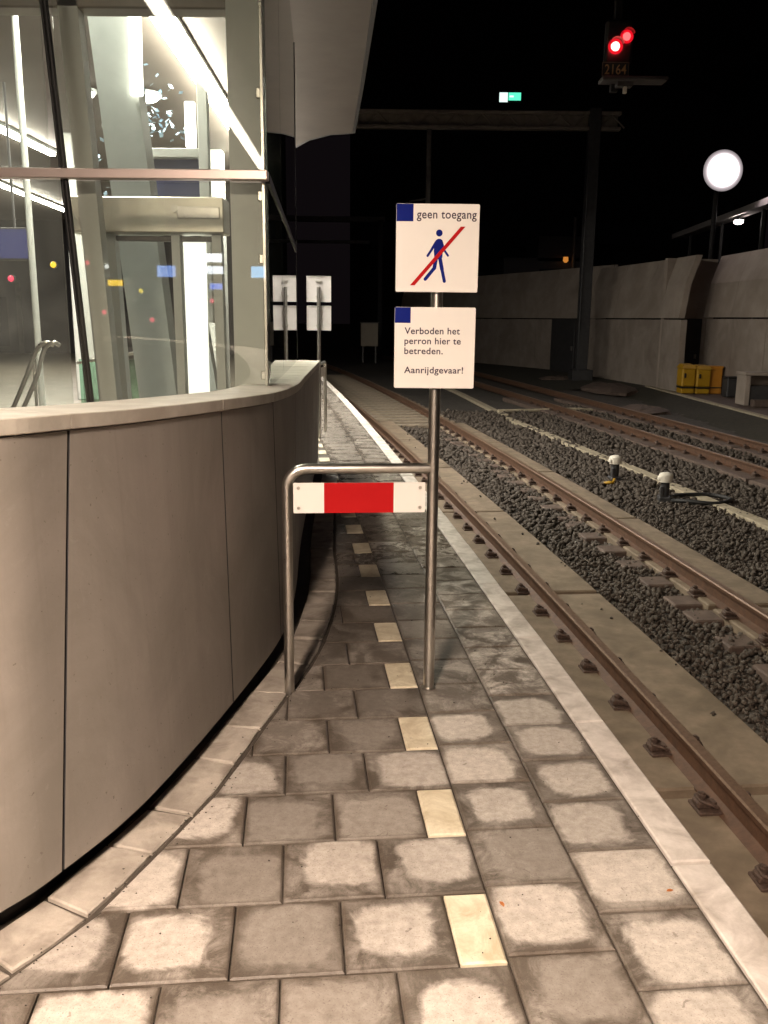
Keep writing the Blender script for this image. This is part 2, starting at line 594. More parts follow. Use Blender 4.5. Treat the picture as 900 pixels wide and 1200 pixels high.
EDGEC = Curve(-0.001118, -0.0907, 1.1343, 2.867)
R1 = Curve(-0.001515, -0.0876, 2.1066, 4.34)
R2 = Curve(-0.0015, -0.0800, 3.590, 4.34)
R3 = Curve(-0.0004, -0.1200, 7.66, 14.0)
R4 = Curve(-0.0004, -0.1200, 9.20, 14.0)
Z_HEAD, Z_SLAB, Z_BED = -0.57, -0.722, -0.79

# ------------------------------------------------------------------ the setting: ground
g = MB()
g.add([(-300, -60, -1.02), (300, -60, -1.02), (300, 400, -1.02), (-300, 400, -1.02)], [(0, 1, 2, 3)])
tag(g.build('ground', EARTH), kind='structure')

# bed under the tracks, lumpy, so that the stones sit in it
rng = np.random.default_rng(3)
xs = np.r_[np.linspace(-1.5, 9.0, 90)]
ys = np.r_[np.linspace(0.5, 30, 170), np.linspace(31, 75, 40)]
rows = []
for y in ys:
    e = EDGEC.at(EDGEC.s_of_y(y), 0.10)[0]
    row = []
    for k, x in enumerate(np.linspace(e, 9.6 - 0.05 * y, 90)):
        row.append((x, y, Z_BED - 0.03 + 0.012 * math.sin(x * 9.1 + y * 3.3) + rng.uniform(-.012, .012)))
    rows.append(row)
tag(MB().grid(rows, 0, True).build('track_bed', EARTH), kind='structure')

# the bank, the path and its pale kerb in front of the far wall
b = MB()
b.grid([[(7.9, y, -0.82), (8.5, y, -0.76 + .03 * math.sin(y * 1.7)), (9.0, y, -0.69), (9.27, y, -0.66)] for y in np.linspace(12, 32, 40)], 0, True)
b.grid([[(6.2 - (y - 32) * .25, y, -0.82), (7.2 - (y - 32) * .25, y, -0.74), (8.6 - (y - 32) * .15, y, -0.68), (9.6 - (y - 32) * .08, y, -0.66)] for y in np.linspace(32, 62, 40)], 0, True)
tag(b.build('bank', GRASSY), kind='structure')
b = MB()
b.add([(9.45, 12, -.655), (13, 12, -.655), (13, 32.5, -.655), (9.2, 32.5, -.655)], [(0, 1, 2, 3)])
tag(b.build('path', SLABD), kind='structure')
b = MB()
for y in np.arange(13, 31.5, 1.0):
    b.bbox((9.36, y + .5, -.66), (.18, .992, .10), .012)
tag(b.build('kerb', DUCT), kind='structure')


# ------------------------------------------------------------------ the platform paving
def clip_left(poly, p, q):
    """keep the part of poly on the right side of the line p->q (q farther)"""
    d = q - p
    out = []
    side = lambda a: (a[0] - p[0]) * d[1] - (a[1] - p[1]) * d[0]
    for i in range(len(poly)):
        a, c = poly[i], poly[(i + 1) % len(poly)]
        sa, sc = side(a), side(c)
        if sa >= 0:
            out.append(a)
        if sa * sc < 0:
            t = sa / (sa - sc)
            out.append(a + (c - a) * t)
    return out


KERB_OUT = catmull([(-2.4, .35), (-1.62, 1.12), (-1.30, 1.50), (-1.12, 1.73), (-.964, 1.95), (-.861, 2.118), (-.79, 2.27), (-.706, 2.53), (-.61, 2.82),
                    (-.54, 3.141), (-.484, 3.45), (-.418, 3.75), (-.352, 4.08), (-.307, 4.45), (-.287, 5.018), (-.305, 5.6), (-.37, 6.4), (-.45, 8), (-.53, 10), (-.8, 13), (-1.6, 20)], 6)
WALL_G = catmull([(-2.6, .55), (-1.72, 1.30), (-1.36, 1.70), (-1.18, 1.92), (-1.036, 2.119), (-.934, 2.304), (-.833, 2.566), (-.739, 2.885), (-.635, 3.45),
                  (-.568, 3.80), (-.525, 4.25), (-.525, 4.9), (-.56, 5.5), (-.617, 6.375), (-.684, 7.9), (-.742, 9.25), (-.775, 10.15)], 6)


def kerb_x(y):
    return float(np.interp(y, KERB_OUT[:, 1], KERB_OUT[:, 0])) + .010


pav, gui = MB(), MB()
WEAR, LOCAL, SHIFT = [], [], []


def slab(mb, poly, z, wear, local_of, bev=.006, gap=.0028):
    c = sum(poly) / len(poly)
    n = len(poly)
    area = 0.5 * sum(poly[i][0] * poly[(i + 1) % n][1] - poly[(i + 1) % n][0] * poly[i][1] for i in range(n))
    if abs(area) < .0012:
        return
    if area < 0:
        poly = poly[::-1]

    def inset(d):
        out = []
        for i in range(n):
            p0, p1, p2 = poly[i - 1], poly[i], poly[(i + 1) % n]
            a = (p1 - p0) / (np.linalg.norm(p1 - p0) + 1e-9)
            e = (p2 - p1) / (np.linalg.norm(p2 - p1) + 1e-9)
            na, ne = np.array([-a[1], a[0]]), np.array([-e[1], e[0]])
            m = na + ne
            m = m / max(.35, (1 + na @ ne))
            out.append(p1 + m * d)
        return out
    o1, o2 = inset(gap), inset(gap + bev)
    tx, ty = random.uniform(-.006, .006), random.uniform(-.006, .006)
    zz = lambda p: z + (p[0] - c[0]) * tx + (p[1] - c[1]) * ty
    vs = [(p[0], p[1], zz(p)) for p in o2] + [(p[0], p[1], zz(p) - bev * .7) for p in o1] + [(p[0], p[1], -.06) for p in o1]
    fs = [list(range(n))]
    for i in range(n):
        j = (i + 1) % n
        fs.append((n + i, n + j, j, i))
        fs.append((2 * n + i, 2 * n + j, n + j, n + i))
    mb.add(vs, fs)
    shf = (random.uniform(-.22, .22), random.uniform(-.22, .22), random.uniform(.82, 1.12))
    for p in list(o2) + list(o1) + list(o1):
        if mb is pav:
            l = local_of(p)
            LOCAL.append((l[0], l[1], 0))
            WEAR.append(wear)
            SHIFT.append(shf)


def make_wear(s, u):
    """how dry a slab is; slabs near the camera have dried out in the middle"""
    near = max(0.0, min(1.0, (1.05 - s) / .5))
    r = random.random()
    if near > 0.5:
        dry = 1.0 if (u > -.62 and r < .86) or (u <= -.62 and r < .45) else random.uniform(.25, .6)
        blo = random.uniform(.3, .65)
        tone = random.uniform(.45, .95)
    else:
        dry = random.uniform(0, .25) + .35 * near
        blo = random.uniform(.25, .9) if u > -.62 else random.uniform(.1, .45)
        tone = random.uniform(.3, .9)
        blo = min(1, blo + .15)
        if u > -.3:
            tone, blo = tone + .25, min(1, blo + .3)
    if s > 3.2:
        k_ = min(1, (s - 3.2) / 2)
        dry, blo, tone = max(dry, .55 * k_), max(blo, .75 * k_), min(1, tone * (1 - k_) + k_ * random.uniform(.75, 1))
    wet = 1.0 if s < 1.5 else max(.32, 1 - (s - 1.5) * .25)
    return (dry, blo, min(1, tone), wet)


def cell(s0, s1, u0, u1, mb=None, wear=None, clip=False, drift=(0, 0)):
    pts = [EDGEC.at(s0, u0 + drift[0]), EDGEC.at(s0, u1 + drift[1]), EDGEC.at(s1, u1 + drift[1]), EDGEC.at(s1, u0 + drift[0])]
    poly = [np.array(p) for p in pts]
    o, ex, ey = poly[0], poly[1] - poly[0], poly[3] - poly[0]
    Mi = np.linalg.inv(np.array([ex, ey]).T)
    loc_of = lambda p: (2 * (Mi @ (p - o)) - 1)
    if clip:
        ya, yb = (poly[0][1] + poly[1][1]) / 2, (poly[2][1] + poly[3][1]) / 2
        pa, pb = np.array([kerb_x(ya), ya]), np.array([kerb_x(yb), yb])
        poly = clip_left(poly, pa, pb)
        if len(poly) < 3:
            return
    mb = mb or pav
    slab(mb, poly, random.uniform(-.0018, .0018), wear or make_wear((s0 + s1) / 2, (u0 + u1) / 2), loc_of)


drift = lambda s: -0.024 * max(0.0, s - 3.3)
for k in range(-14, 92):            # two columns next to the edge stones
    s0 = k * .3
    cell(s0, s0 + .3, -.3, 0)
    s0 = k * .3 - .1526
    d0 = drift(s0)
    cell(s0, s0 + .3, -.6, -.3, drift=(d0, 0))
FORCED = {}
for k in range(-14, 92):            # the bonded rows with the white guide tiles
    s0 = .1193 + k * .3
    s1 = s0 + .3
    d0 = drift(s0)
    marker = (k % 2 == 1)           # rows at s0 = -.78, -.18, .42 ...
    dd = (d0, d0)
    if marker:
        u = -.6
        w = .132
        cell(s0 + .004, s1 - .004, u - w, u - .002, mb=gui, drift=dd)
        u -= w
    else:
        u = -.6
    widths = [.3] * 9
    for w in widths:
        if k > 4 and random.random() < .25:     # some rows carry a half slab
            cell(s0, s1, u - w / 2, u, clip=True, drift=dd)
            u -= w / 2
        cell(s0, s1, u - w, u, clip=True, drift=dd)
        u -= w
# kerb stones laid along the foot of the curved wall
kl = np.r_[0, np.cumsum(np.hypot(*np.diff(KERB_OUT, axis=0).T))]
wl = np.array([np.argmin(np.hypot(*(WALL_G - p).T)) for p in KERB_OUT])
kst = MB()
t = 0.12
WEAR_K = []
while t < kl[-1] - .4 and np.interp(t, kl, KERB_OUT[:, 1]) < 10:
    t1 = t + random.uniform(.22, .37)

    def at(tt):
        o = np.array([np.interp(tt, kl, KERB_OUT[:, 0]), np.interp(tt, kl, KERB_OUT[:, 1])])
        o2 = np.array([np.interp(tt + .02, kl, KERB_OUT[:, 0]), np.interp(tt + .02, kl, KERB_OUT[:, 1])])
        d = (o2 - o) / np.linalg.norm(o2 - o)
        n = np.array([-d[1], d[0]])
        return o, n
    (a, na), (c, nc) = at(t), at(t1)
    mid, nm = at((t + t1) / 2)
    ww = .178
    jn = lambda: random.uniform(-.016, .016)
    ta, tc_ = np.array([na[1], -na[0]]), np.array([nc[1], -nc[0]])
    poly = [a + na * random.uniform(0, .006), mid, c + nc * random.uniform(0, .006), c + nc * ww + tc_ * jn(), a + na * ww + ta * jn()]
    slab(kst, poly, random.uniform(-.006, .004), None, None, gap=random.uniform(.004, .009))
    t = t1
pav.attr = {'wear': ('FLOAT_COLOR', WEAR), 'local': ('FLOAT_VECTOR', LOCAL), 'shift': ('FLOAT_VECTOR', SHIFT)}
tag(pav.build('platform_paving', TILE), kind='structure')
tag(gui.build('platform_marking', PALE_TILE), kind='structure')
tag(kst.build('platform_kerb', KERB), kind='structure')
es = MB()
for k in range(-5, 32):
    s0 = -.39 + k * 1.0
    n = 4
    pts = [EDGEC.at(s0 + i / n, 0.003) for i in range(n + 1)] + [EDGEC.at(s0 + i / n, .138) for i in range(n, -1, -1)]
    pts = [np.array(p) for p in pts]
    slab(es, pts, .002 + random.uniform(-.001, .001), None, None, bev=.006, gap=.0045)
tag(es.build('platform_edge', EDGE), kind='structure')
# sand bed under the slabs and the platform's own concrete body
bd = MB()
Y = [EDGEC.at(t, .125) for t in np.linspace(-6.5, 62, 120)]
n = len(Y)
top = [(p[0], p[1], -.0125) for p in Y]
bot = [(p[0] - .03, p[1], -1.0) for p in Y]
bd.grid([[(-40, p[1], -.0125), (p[0] - 2.0, p[1], -.0125), p] for p in top], 0)
tag(bd.build('platform_bed', JOINT), kind='structure')
bd = MB()
bd.grid([[t_, b_] for t_, b_ in zip([(p[0], p[1], -.062) for p in Y], bot)], 0)
tag(bd.build('platform_face', SLABD), kind='structure')
hf = MB()
hf.add([(-40, 5.6, 0.004), (-2.0, 5.6, .004), (-2.2, 20, .004), (-5, 48, .004), (-40, 48, .004)], [(0, 1, 2, 3, 4)])
tag(hf.build('floor', HALL), kind='structure')

# ------------------------------------------------------------------ ballast stones
def ballast():
    r = np.random.default_rng(11)
    base = np.array([(1, 0, 0), (-1, 0, 0), (0, 1, 0), (0, -1, 0), (0, 0, 1), (0, 0, -1)], float)
    base = np.vstack([base, np.array([(a, b_, c) for a in (-1, 1) for b_ in (-1, 1) for c in (-1, 1)], float) * .62])
    tri = []
    for ix, ax in enumerate((0, 2, 4)):
        pass
    # faces of the 14 point hull: each cube corner (6..13) joins three axis points
    for i, (a, b_, c) in enumerate([(a, b_, c) for a in (-1, 1) for b_ in (-1, 1) for c in (-1, 1)]):
        X, Yy, Z = (0 if a > 0 else 1), (2 if b_ > 0 else 3), (4 if c > 0 else 5)
        for p, q in ((X, Yy), (Yy, Z), (Z, X)):
            f = (6 + i, p, q)
            nrm = np.cross(base[p] - base[6 + i], base[q] - base[6 + i])
            tri.append(f if nrm @ base[6 + i] > 0 else (f[0], f[2], f[1]))
    tri = np.array(tri)
    V, F = [], []
    def scatter(xl, xr, y0, y1, dens, size, zoff=0.0):
        n = int(dens * (y1 - y0) * (xr(0.5 * (y0 + y1)) - xl(0.5 * (y0 + y1))))
        yy = r.uniform(y0, y1, n)
        a = np.array([xl(y) for y in yy])
        c = np.array([xr(y) for y in yy])
        xx = a + (c - a) * r.uniform(0, 1, n)
        zz = Z_BED + zoff + r.uniform(-.028, .026, n) + .014 * np.sin(xx * 7 + yy * 4)
        sc = size * r.uniform(.5, 1.5, n)
        for i in range(n):
            q = r.normal(size=4)
            q /= np.linalg.norm(q)
            w, x, y, z = q
            Rm = np.array([[1 - 2 * (y * y + z * z), 2 * (x * y - z * w), 2 * (x * z + y * w)], [2 * (x * y + z * w), 1 - 2 * (x * x + z * z), 2 * (y * z - x * w)], [2 * (x * z - y * w), 2 * (y * z + x * w), 1 - 2 * (x * x + y * y)]])
            p = base * (1 + r.uniform(-.42, .36, (14, 1))) * np.array([1.0, r.uniform(.72, 1), r.uniform(.65, .95)]) * sc[i] * .5
            V.append(p @ Rm.T + np.array([xx[i], yy[i], zz[i]]))
            F.append(tri + 14 * (len(V) - 1))
    x1 = lambda y: float(np.interp(y, R1.ys, R1.xs)) + .56
    x2 = lambda y: float(np.interp(y, R2.ys, R2.xs)) - .14
    x2b = lambda y: float(np.interp(y, R2.ys, R2.xs)) + .55
    x3 = lambda y: float(np.interp(y, R3.ys, R3.xs)) - .3
    x3b = lambda y: float(np.interp(y, R3.ys, R3.xs)) + .25
    x4 = lambda y: float(np.interp(y, R4.ys, R4.xs)) - .2
    for y0 in np.arange(3.2, 20, 1.0):
        d = 950 if y0 < 9 else (480 if y0 < 14 else 240)
        sz = .040 if y0 < 9 else (.06 if y0 < 14 else .075)
        scatter(x1, x2, y0, y0 + 1, d, sz)
    for y0 in np.arange(6.0, 24, 1.0):
        d = 640 if y0 < 12 else (320 if y0 < 17 else 150)
        sz = .045 if y0 < 12 else (.07 if y0 < 17 else .09)
        scatter(x2b, x3, y0, y0 + 1, d, sz, .0)
    for y0 in np.arange(12.0, 26, 1.0):
        scatter(x3b, x4, y0, y0 + 1, 110, .085)
    for y0 in np.arange(3.0, 20, 1.0):       # a few stones lying on the slabs
        scatter(lambda y: x1(y) - .25, x1, y0, y0 + 1, 8, .03, .075)
    V = np.concatenate(V)
    F = np.concatenate(F)
    me = bpy.data.meshes.new('ballast')
    me.vertices.add(len(V))
    me.vertices.foreach_set('co', V.astype(np.float32).ravel())
    me.loops.add(len(F) * 3)
    me.loops.foreach_set('vertex_index', F.astype(np.int32).ravel())
    me.polygons.add(len(F))
    me.polygons.foreach_set('loop_start', np.arange(0, len(F) * 3, 3, dtype=np.int32))
    me.update(calc_edges=True)
    me.validate()
    me.materials.append(STONE_ISL)
    o = bpy.data.objects.new('ballast', me)
    C.objects.link(o)
    tag(o, kind='stuff')


def stone_material():
    m, nt, b = new_mat('ballast_stones')
    geo = N(nt, 'ShaderNodeNewGeometry')
    v = coords(nt)
    c = ramp(nt, geo.outputs['Random Per Island'], 0.0, 1.0, (0.038, 0.030, 0.023, 1), (0.095, 0.079, 0.064, 1))
    r_ = nt.nodes[-1]
    el = r_.color_ramp.elements.new(.86)
    el.color = (0.062, 0.050, 0.039, 1)
    n_ = noise(nt, 60, 5, .7, v)
    c = mix(nt, math_(nt, 'MULTIPLY', n_, .6), c, (0.075, 0.05, 0.035, 1))
    nt.links.new(c, b.inputs['Base Color'])
    b.inputs['Roughness'].default_value = .8
    bump(nt, b, noise(nt, 120, 5, .7, v), .4, .004)
    return m


STONE_ISL = stone_material()
ballast()

# ------------------------------------------------------------------ tracks
PROF = [(-.075, 0), (.075, 0), (.075, .012), (.014, .034), (.012, .115), (.034, .128), (.036, .155), (.028, .165), (-.028, .165), (-.036, .155), (-.034, .128), (-.012, .115), (-.014, .034), (-.075, .012)]


def make_fastener():
    """cast clamp: base plate, spring block, bolt and nut"""
    b = MB()
    b.bbox((0, -.005, .008), (.13, .155, .02), .004)
    b.bbox((-.018, 0, .038), (.085, .085, .042), .010)
    b.tube([(-.02, 0, .055), (-.02, 0, .098)], .013, 8)
    b.tube([(-.02, 0, .066), (-.02, 0, .088)], .026, 6)
    b.tube([(.048, -.055, .03), (.0, -.062, .058), (-.04, -.035, .062), (-.04, .035, .062), (.0, .062, .058), (.048, .055, .03)], .011, 8)
    b.bbox((.038, 0, .036), (.04, .05, .022), .005)
    return b


FAST_ME = None


def make_rail(name, curve, label, y0, y1, fasten, mats=None):
    global FAST_ME
    ra = tag(bpy.data.objects.new(name, None), label, 'rail')
    C.objects.link(ra)
    s0, s1 = curve.s_of_y(y0), curve.s_of_y(y1)
    ts = np.arange(s0, s1, .5)
    b = MB()
    rows = [[(*curve.at(t, p[0]), Z_HEAD - .165 + p[1]) for p in PROF + PROF[:1]] for t in ts]
    n = len(PROF) + 1
    vs = [p for r in rows for p in r]
    fs, mi = [], []
    for i in range(len(rows) - 1):
        for k in range(n - 1):
            fs.append((i * n + k, i * n + k + 1, (i + 1) * n + k + 1, (i + 1) * n + k))
            mi.append(1 if k in (6, 7, 8) else 0)
    b.v, b.f, b.mi, b.sm = [tuple(map(float, p)) for p in vs], [list(f) for f in fs], mi, [False] * len(fs)
    b.build('rail_profile', [RAIL, RAILHEAD], ra)
    for side, ya, yb in fasten:
        for t in np.arange(curve.s_of_y(ya), curve.s_of_y(yb), .6):
            if FAST_ME is None:
                o = make_fastener().build('rail_fastener', CLIP, ra)
                FAST_ME = o.data
            else:
                o = bpy.data.objects.new('rail_fastener', FAST_ME)
                C.objects.link(o)
                o.parent = ra
            p = curve.at(t, side * (.112 if side < 0 else .088))
            o.location = (p[0], p[1], Z_SLAB - .002)
            k_ = random.uniform(.80, .92)
            o.scale = (k_, k_, k_)
            o.rotation_euler = (0, random.uniform(-.05, .05), curve.ang(t) - math.pi / 2 + (math.pi if side > 0 else 0) + random.uniform(-.06, .06))
    return ra


# first fastener of rail one sits 0.36 m behind the slab joint at s = 0
off = .30
make_rail('rail', R1, 'rusty brown rail nearest the pale platform edge', -2, 60, [(-1, R1.at(-2.1)[1], 21.0), (1, R1.at(-2.1)[1], 15.0)])
make_rail('rail', R2, 'rusty rail just behind the long ballast strip, beside the two white capped posts', 0, 60, [(-1, 4.6, 21.0), (1, 7.0, 14.0)])
make_rail('rail', R3, 'dark reddish rail of the far track, on its side facing the platform', 5, 62, [(-1, 10.2, 26.0)])
make_rail('rail', R4, 'dark rail of the far track nearest the concrete noise wall', 5, 62, [(-1, 14.0, 24.0)])


def make_slab(curve, t0, t1, ul, ur, mat, label, group, teeth=False):
    b = MB()
    n = 6
    ts = np.linspace(t0 + .042, t1 - .042, n + 1)
    jit = random.uniform(-.006, .006)
    zt = Z_SLAB + random.uniform(-.003, .003)
    L_ = [curve.at(t, ul + jit) for t in ts]
    R_ = [curve.at(t, ur + jit) for t in ts]
    be = .012
    L2 = [curve.at(np.clip(t, t0 + .042 + be, t1 - .042 - be), ul + jit + be) for t in ts]
    R2_ = [curve.at(np.clip(t, t0 + .042 + be, t1 - .042 - be), ur + jit - be) for t in ts]
    ring = lambda a, c, z: [(p[0], p[1], z) for p in a] + [(p[0], p[1], z) for p in c[::-1]]
    top = ring(L2, R2_, zt)
    mid = ring(L_, R_, zt - be)
    bot = ring(L_, R_, zt - .22)
    m = len(top)
    vs = top + mid + bot
    fs = [(i, m - 1 - i, m - 2 - i, i + 1) for i in range(n)]
    for i in range(m):
        j = (i + 1) % m
        fs.append((m + i, m + j, j, i)[::-1])
        fs.append((2 * m + i, 2 * m + j, m + j, m + i)[::-1])
    b.add(vs, fs)
    if teeth:
        for t in np.arange(t0 + .28, t1 - .1, .6):
            p = curve.at(t, ul - .10)
            b.bbox((p[0], p[1], zt - .105), (.30, .27, .15), .012, curve.ang(t) - math.pi / 2, 1)
    tag(b.build('track_slab', [mat, SLABD]), label, 'slab', group)


for k in range(-1, 5):
    make_slab(R1, k * 3.4 - .15, k * 3.4 + 3.25, -.62, .57, SLABC, 'stained concrete track slab under the rail nearest the platform', 'concrete slabs under the near rail')
for k in range(0, 5):
    t = R2.s_of_y(7.25) + (k - 1) * 3.4
    make_slab(R2, t, t + 3.4, -.14, .56, SLABC, 'stained concrete track slab under the rail beside the white capped posts', 'concrete slabs under the second rail', teeth=True)
for k in range(0, 6):
    t = R3.s_of_y(10.0) + (k - 1) * 3.6
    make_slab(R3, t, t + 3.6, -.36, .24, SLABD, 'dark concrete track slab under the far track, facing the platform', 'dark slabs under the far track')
for k in range(1, 6):
    t = R4.s_of_y(10.0) + (k - 1) * 3.6
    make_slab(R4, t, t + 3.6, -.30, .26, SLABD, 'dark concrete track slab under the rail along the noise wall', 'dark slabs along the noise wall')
# cross sleepers where the slab track ends
sl = MB()
sl.bbox((0, 0, 0), (2.5, .26, .18), .02)
s_me = None
for k in range(30):
    t = R1.s_of_y(20.4) + k * .62
    a, c = R1.at(t), R2.at(t)
    if s_me is None:
        o = sl.build('sleeper', SLEEPER)
        s_me = o.data
    else:
        o = bpy.data.objects.new('sleeper', s_me)
        C.objects.link(o)
    o.location = ((a[0] + c[0]) / 2, (a[1] + c[1]) / 2, Z_SLAB - .092)
    o.rotation_euler = (0, 0, R1.ang(t) - math.pi / 2)
    tag(o, 'dusty concrete cross sleeper of the near track beyond the slab track', 'sleeper', 'cross sleepers in the distance')

# pale cable duct between the tracks and the thin cross duct
duct = [(4.95, 6.0), (4.80, 8.5), (4.70, 10.3), (4.46, 12.0), (4.12, 14.8), (3.92, 16.0), (3.30, 20.5), (3.04, 22.3)]
b = MB()
dp = catmull(duct, 5)
for i in range(len(dp) - 1):
    a, c = dp[i], dp[i + 1]
    d = c - a
    L_ = np.linalg.norm(d)
    b.bbox(((a[0] + c[0]) / 2, (a[1] + c[1]) / 2, Z_BED + .01), (.20, L_ + .004, .08), .010, math.atan2(d[1], d[0]) - math.pi / 2)
tag(b.build('cable_duct', DUCT), 'long pale concrete cable duct running through the ballast between the tracks', 'cable duct')
b = MB()
dp = [(3.1, 23.0), (2.95, 24.2), (2.5, 29.5), (1.9, 35)]
for a, c in zip(dp, dp[1:]):
    d = (c[0] - a[0], c[1] - a[1])
    b.bbox(((a[0] + c[0]) / 2, (a[1] + c[1]) / 2, Z_BED + .01), (.2, math.hypot(*d), .08), .01, math.atan2(d[1], d[0]) - math.pi / 2)
tag(b.build('cable_duct', DUCT), 'farther piece of cable duct beyond the break in the pale strip', 'cable duct')
b = MB()
b.tube(catmull([(3.0, 23.6, Z_BED + .06), (4.0, 24.0, Z_BED + .05), (5.1, 24.3, Z_BED + .06), (5.7, 24.5, Z_BED + .02)], 5), .05, 8)
tag(b.build('crossing_pipe', DUCT), 'thin pale pipe lying across the ballast towards the far track', 'pipe')


# the two short posts with pale caps
def yard_post(x, y, h, label, tilt):
    t = thing('marker_post', label, 'marker post', (x, y, Z_BED - .02), tilt, 'white capped posts in the ballast')
    b = MB()
    b.bbox((0, 0, .05), (.17, .17, .1), .012)
    b.tube([(0, 0, .08), (0, 0, h - .12)], .062, 12)
    b.bbox((-.05, -.04, .16), (.05, .06, .16), .01)
    b.build('post_body', DARK, t)
    c = MB()
    c.tube([(0, 0, h - .13), (0, 0, h - .04), (0, 0, h - .015), (0, 0, h)], [.092, .096, .085, .04], 16)
    c.bbox((-.085, 0, h - .085), (.04, .09, .06), .01)
    c.build('cap', PAINT_CAP, t)
    return t


PAINT_CAP = surf('dirty_white_plastic', (0.58, 0.52, 0.44), (0.72, 0.66, 0.57), 18, .5, 0, .15, 90)
yard_post(3.57, 13.6, .43, 'white capped short post with a yellow cable stub at its foot, farther from camera', .2)
yard_post(3.87, 12.05, .43, 'white capped short post with a black cable loop lying beside it', -.1)
b = MB()
b.tube(catmull([(3.9, 12.05, Z_BED + .02), (4.1, 11.8, Z_BED + .06), (4.45, 11.7, Z_BED + .05), (4.75, 11.95, Z_BED + .06), (4.6, 12.25, Z_BED + .06), (4.2, 12.2, Z_BED + .07), (3.95, 12.1, Z_BED + .05)], 6), .03, 8)
tag(b.build('cable', BLACK), 'black cable lying in a loop on the ballast beside the nearer white capped post', 'cable')
b = MB()
b.tube(catmull([(3.55, 13.5, Z_BED + .05), (3.45, 13.2, Z_BED + .06), (3.36, 13.2, Z_BED + .05), (3.3, 13.3, Z_BED + .02)], 5), .022, 8)
tag(b.build('cable', YELLOW), 'yellow cable stub on the ballast at the foot of the farther white capped post', 'cable')

# ------------------------------------------------------------------ curved concrete parapet
KEY = [((-2.6, .55), (-2.54, .62), 1.46), ((-1.72, 1.30), (-1.67, 1.37), 1.43), ((-1.30, 1.78), (-1.26, 1.86), 1.415), ((-1.036, 2.119), (-1.0, 2.215), 1.40), ((-.934, 2.304), (-.903, 2.50), 1.385),
       ((-.79, 2.70), (-.795, 2.88), 1.365), ((-.635, 3.47), (-.652, 3.48), 1.34), ((-.525, 4.25), (-.540, 4.20), 1.31), ((-.525, 4.95), (-.512, 5.0), 1.29),
       ((-.612, 6.3), (-.575, 6.25), 1.26), ((-.695, 8.1), (-.655, 8.0), 1.225), ((-.775, 10.15), (-.742, 9.95), 1.19)]
kp = catmull([(*a, *c, z) for a, c, z in KEY], 12)     # columns: base xy, top xy, z
para = thing('concrete_parapet', 'curved grey precast concrete parapet wall along the platform', 'wall', (0, 0, 0))
seams = [0, 24, 48, 72, 84, 96, 108, 120, 132]
FRONT_OFF = .012


def nrm2(i):
    a, c = kp[max(i - 1, 0)], kp[min(i + 1, len(kp) - 1)]
    d = c[2:4] - a[2:4]
    d = d / np.linalg.norm(d)
    return np.array([d[1], -d[0]])       # towards the platform


def wall_point(i, h, out=0.0):
    """point on the face at height share h (0 bottom, 1 top)"""
    i0 = int(min(max(math.floor(i), 0), len(kp) - 2))
    f = i - i0
    k = kp[i0] * (1 - f) + kp[i0 + 1] * f
    n = nrm2(i0) * (1 - f) + nrm2(i0 + 1) * f
    p = k[0:2] * (1 - h) + k[2:4] * h + n * out
    return (p[0], p[1], .078 * (1 - h) + (k[4] - .048) * h)


for a, c in zip(seams, seams[1:]):
    b = MB()
    sp_a = np.linalg.norm(kp[min(a + 1, len(kp) - 1)][:2] - kp[min(a, len(kp) - 2)][:2])
    sp_c = np.linalg.norm(kp[min(c, len(kp) - 1)][:2] - kp[min(c, len(kp) - 1) - 1][:2])
    js = np.linspace(a + .0055 / sp_a, c - .0055 / sp_c, 14)
    hs = np.linspace(0, 1, 7)
    ch = .010
    fr = [[wall_point(i, h, FRONT_OFF) for q, i in enumerate(js)] for h in hs]
    bk = [[wall_point(i, h, FRONT_OFF - .13) for i in js] for h in hs]
    b.grid(fr, 0, True)
    b.grid([r[::-1] for r in bk], 0, True)
    b.grid([[fr[0][q], bk[0][q]] for q in range(14)], 0)
    b.grid([[bk[-1][q], fr[-1][q]] for q in range(14)], 0)
    b.grid([[bk[q][0], fr[q][0]] for q in range(7)], 1)
    b.grid([[fr[q][-1], bk[q][-1]] for q in range(7)], 1)
    b.build('wall_panel', [PANEL, DARK], para)
# recessed core, painted black as the shade in the foot gap and joints
b = MB()
idx = np.linspace(0, len(kp) - 1, 90)
b.grid([[(wall_point(i, 0, -.055)[0], wall_point(i, 0, -.055)[1], -.05), (*wall_point(i, 1, -.03)[:2], wall_point(i, 1)[2] - .01)] for i in idx], 0, True)
e_ = wall_point(len(kp) - 1.001, 0, 0)
b.build('recessed_core', BLACK, para)
# coping stones
for a, c in zip(seams, seams[1:]):
    b = MB()
    js = np.linspace(a + .05, c - .05, 14)
    sec = [(.018, -.044), (.021, -.041), (.021, -.003), (.018, 0), (-.26, .003), (-.26, -.044)]
    rows = []
    for i in js:
        p = wall_point(i, 1, 0)
        i0 = int(min(math.floor(i), len(kp) - 2))
        n = nrm2(i0)
        rows.append([(p[0] + n[0] * o, p[1] + n[1] * o, p[2] + .048 + z) for o, z in sec + sec[:1]])
    b.grid(rows, 0)
    b.add(rows[0][:-1], [list(range(6))])
    b.add(rows[-1][:-1], [list(range(6))[::-1]])
    b.build('coping_stone', COPING, para)
# return wall at the far end
b = MB()
p = wall_point(len(kp) - 1.001, 0, .0)
b.bbox((p[0] - .32, p[1] + .07, .58), (.62, .12, 1.16), .01, .06)
b.build('end_wall', PANEL, para)

# ------------------------------------------------------------------ glass pavilion behind the parapet
pv = thing('glass_pavilion', 'glazed station pavilion with grey steel columns behind the curved parapet', 'pavilion', (0, 0, 0))
FY = 4.75
CX, CY = -.612, 4.75          # glass corner
EX, EY = -.972, 9.9           # far end of the side glass


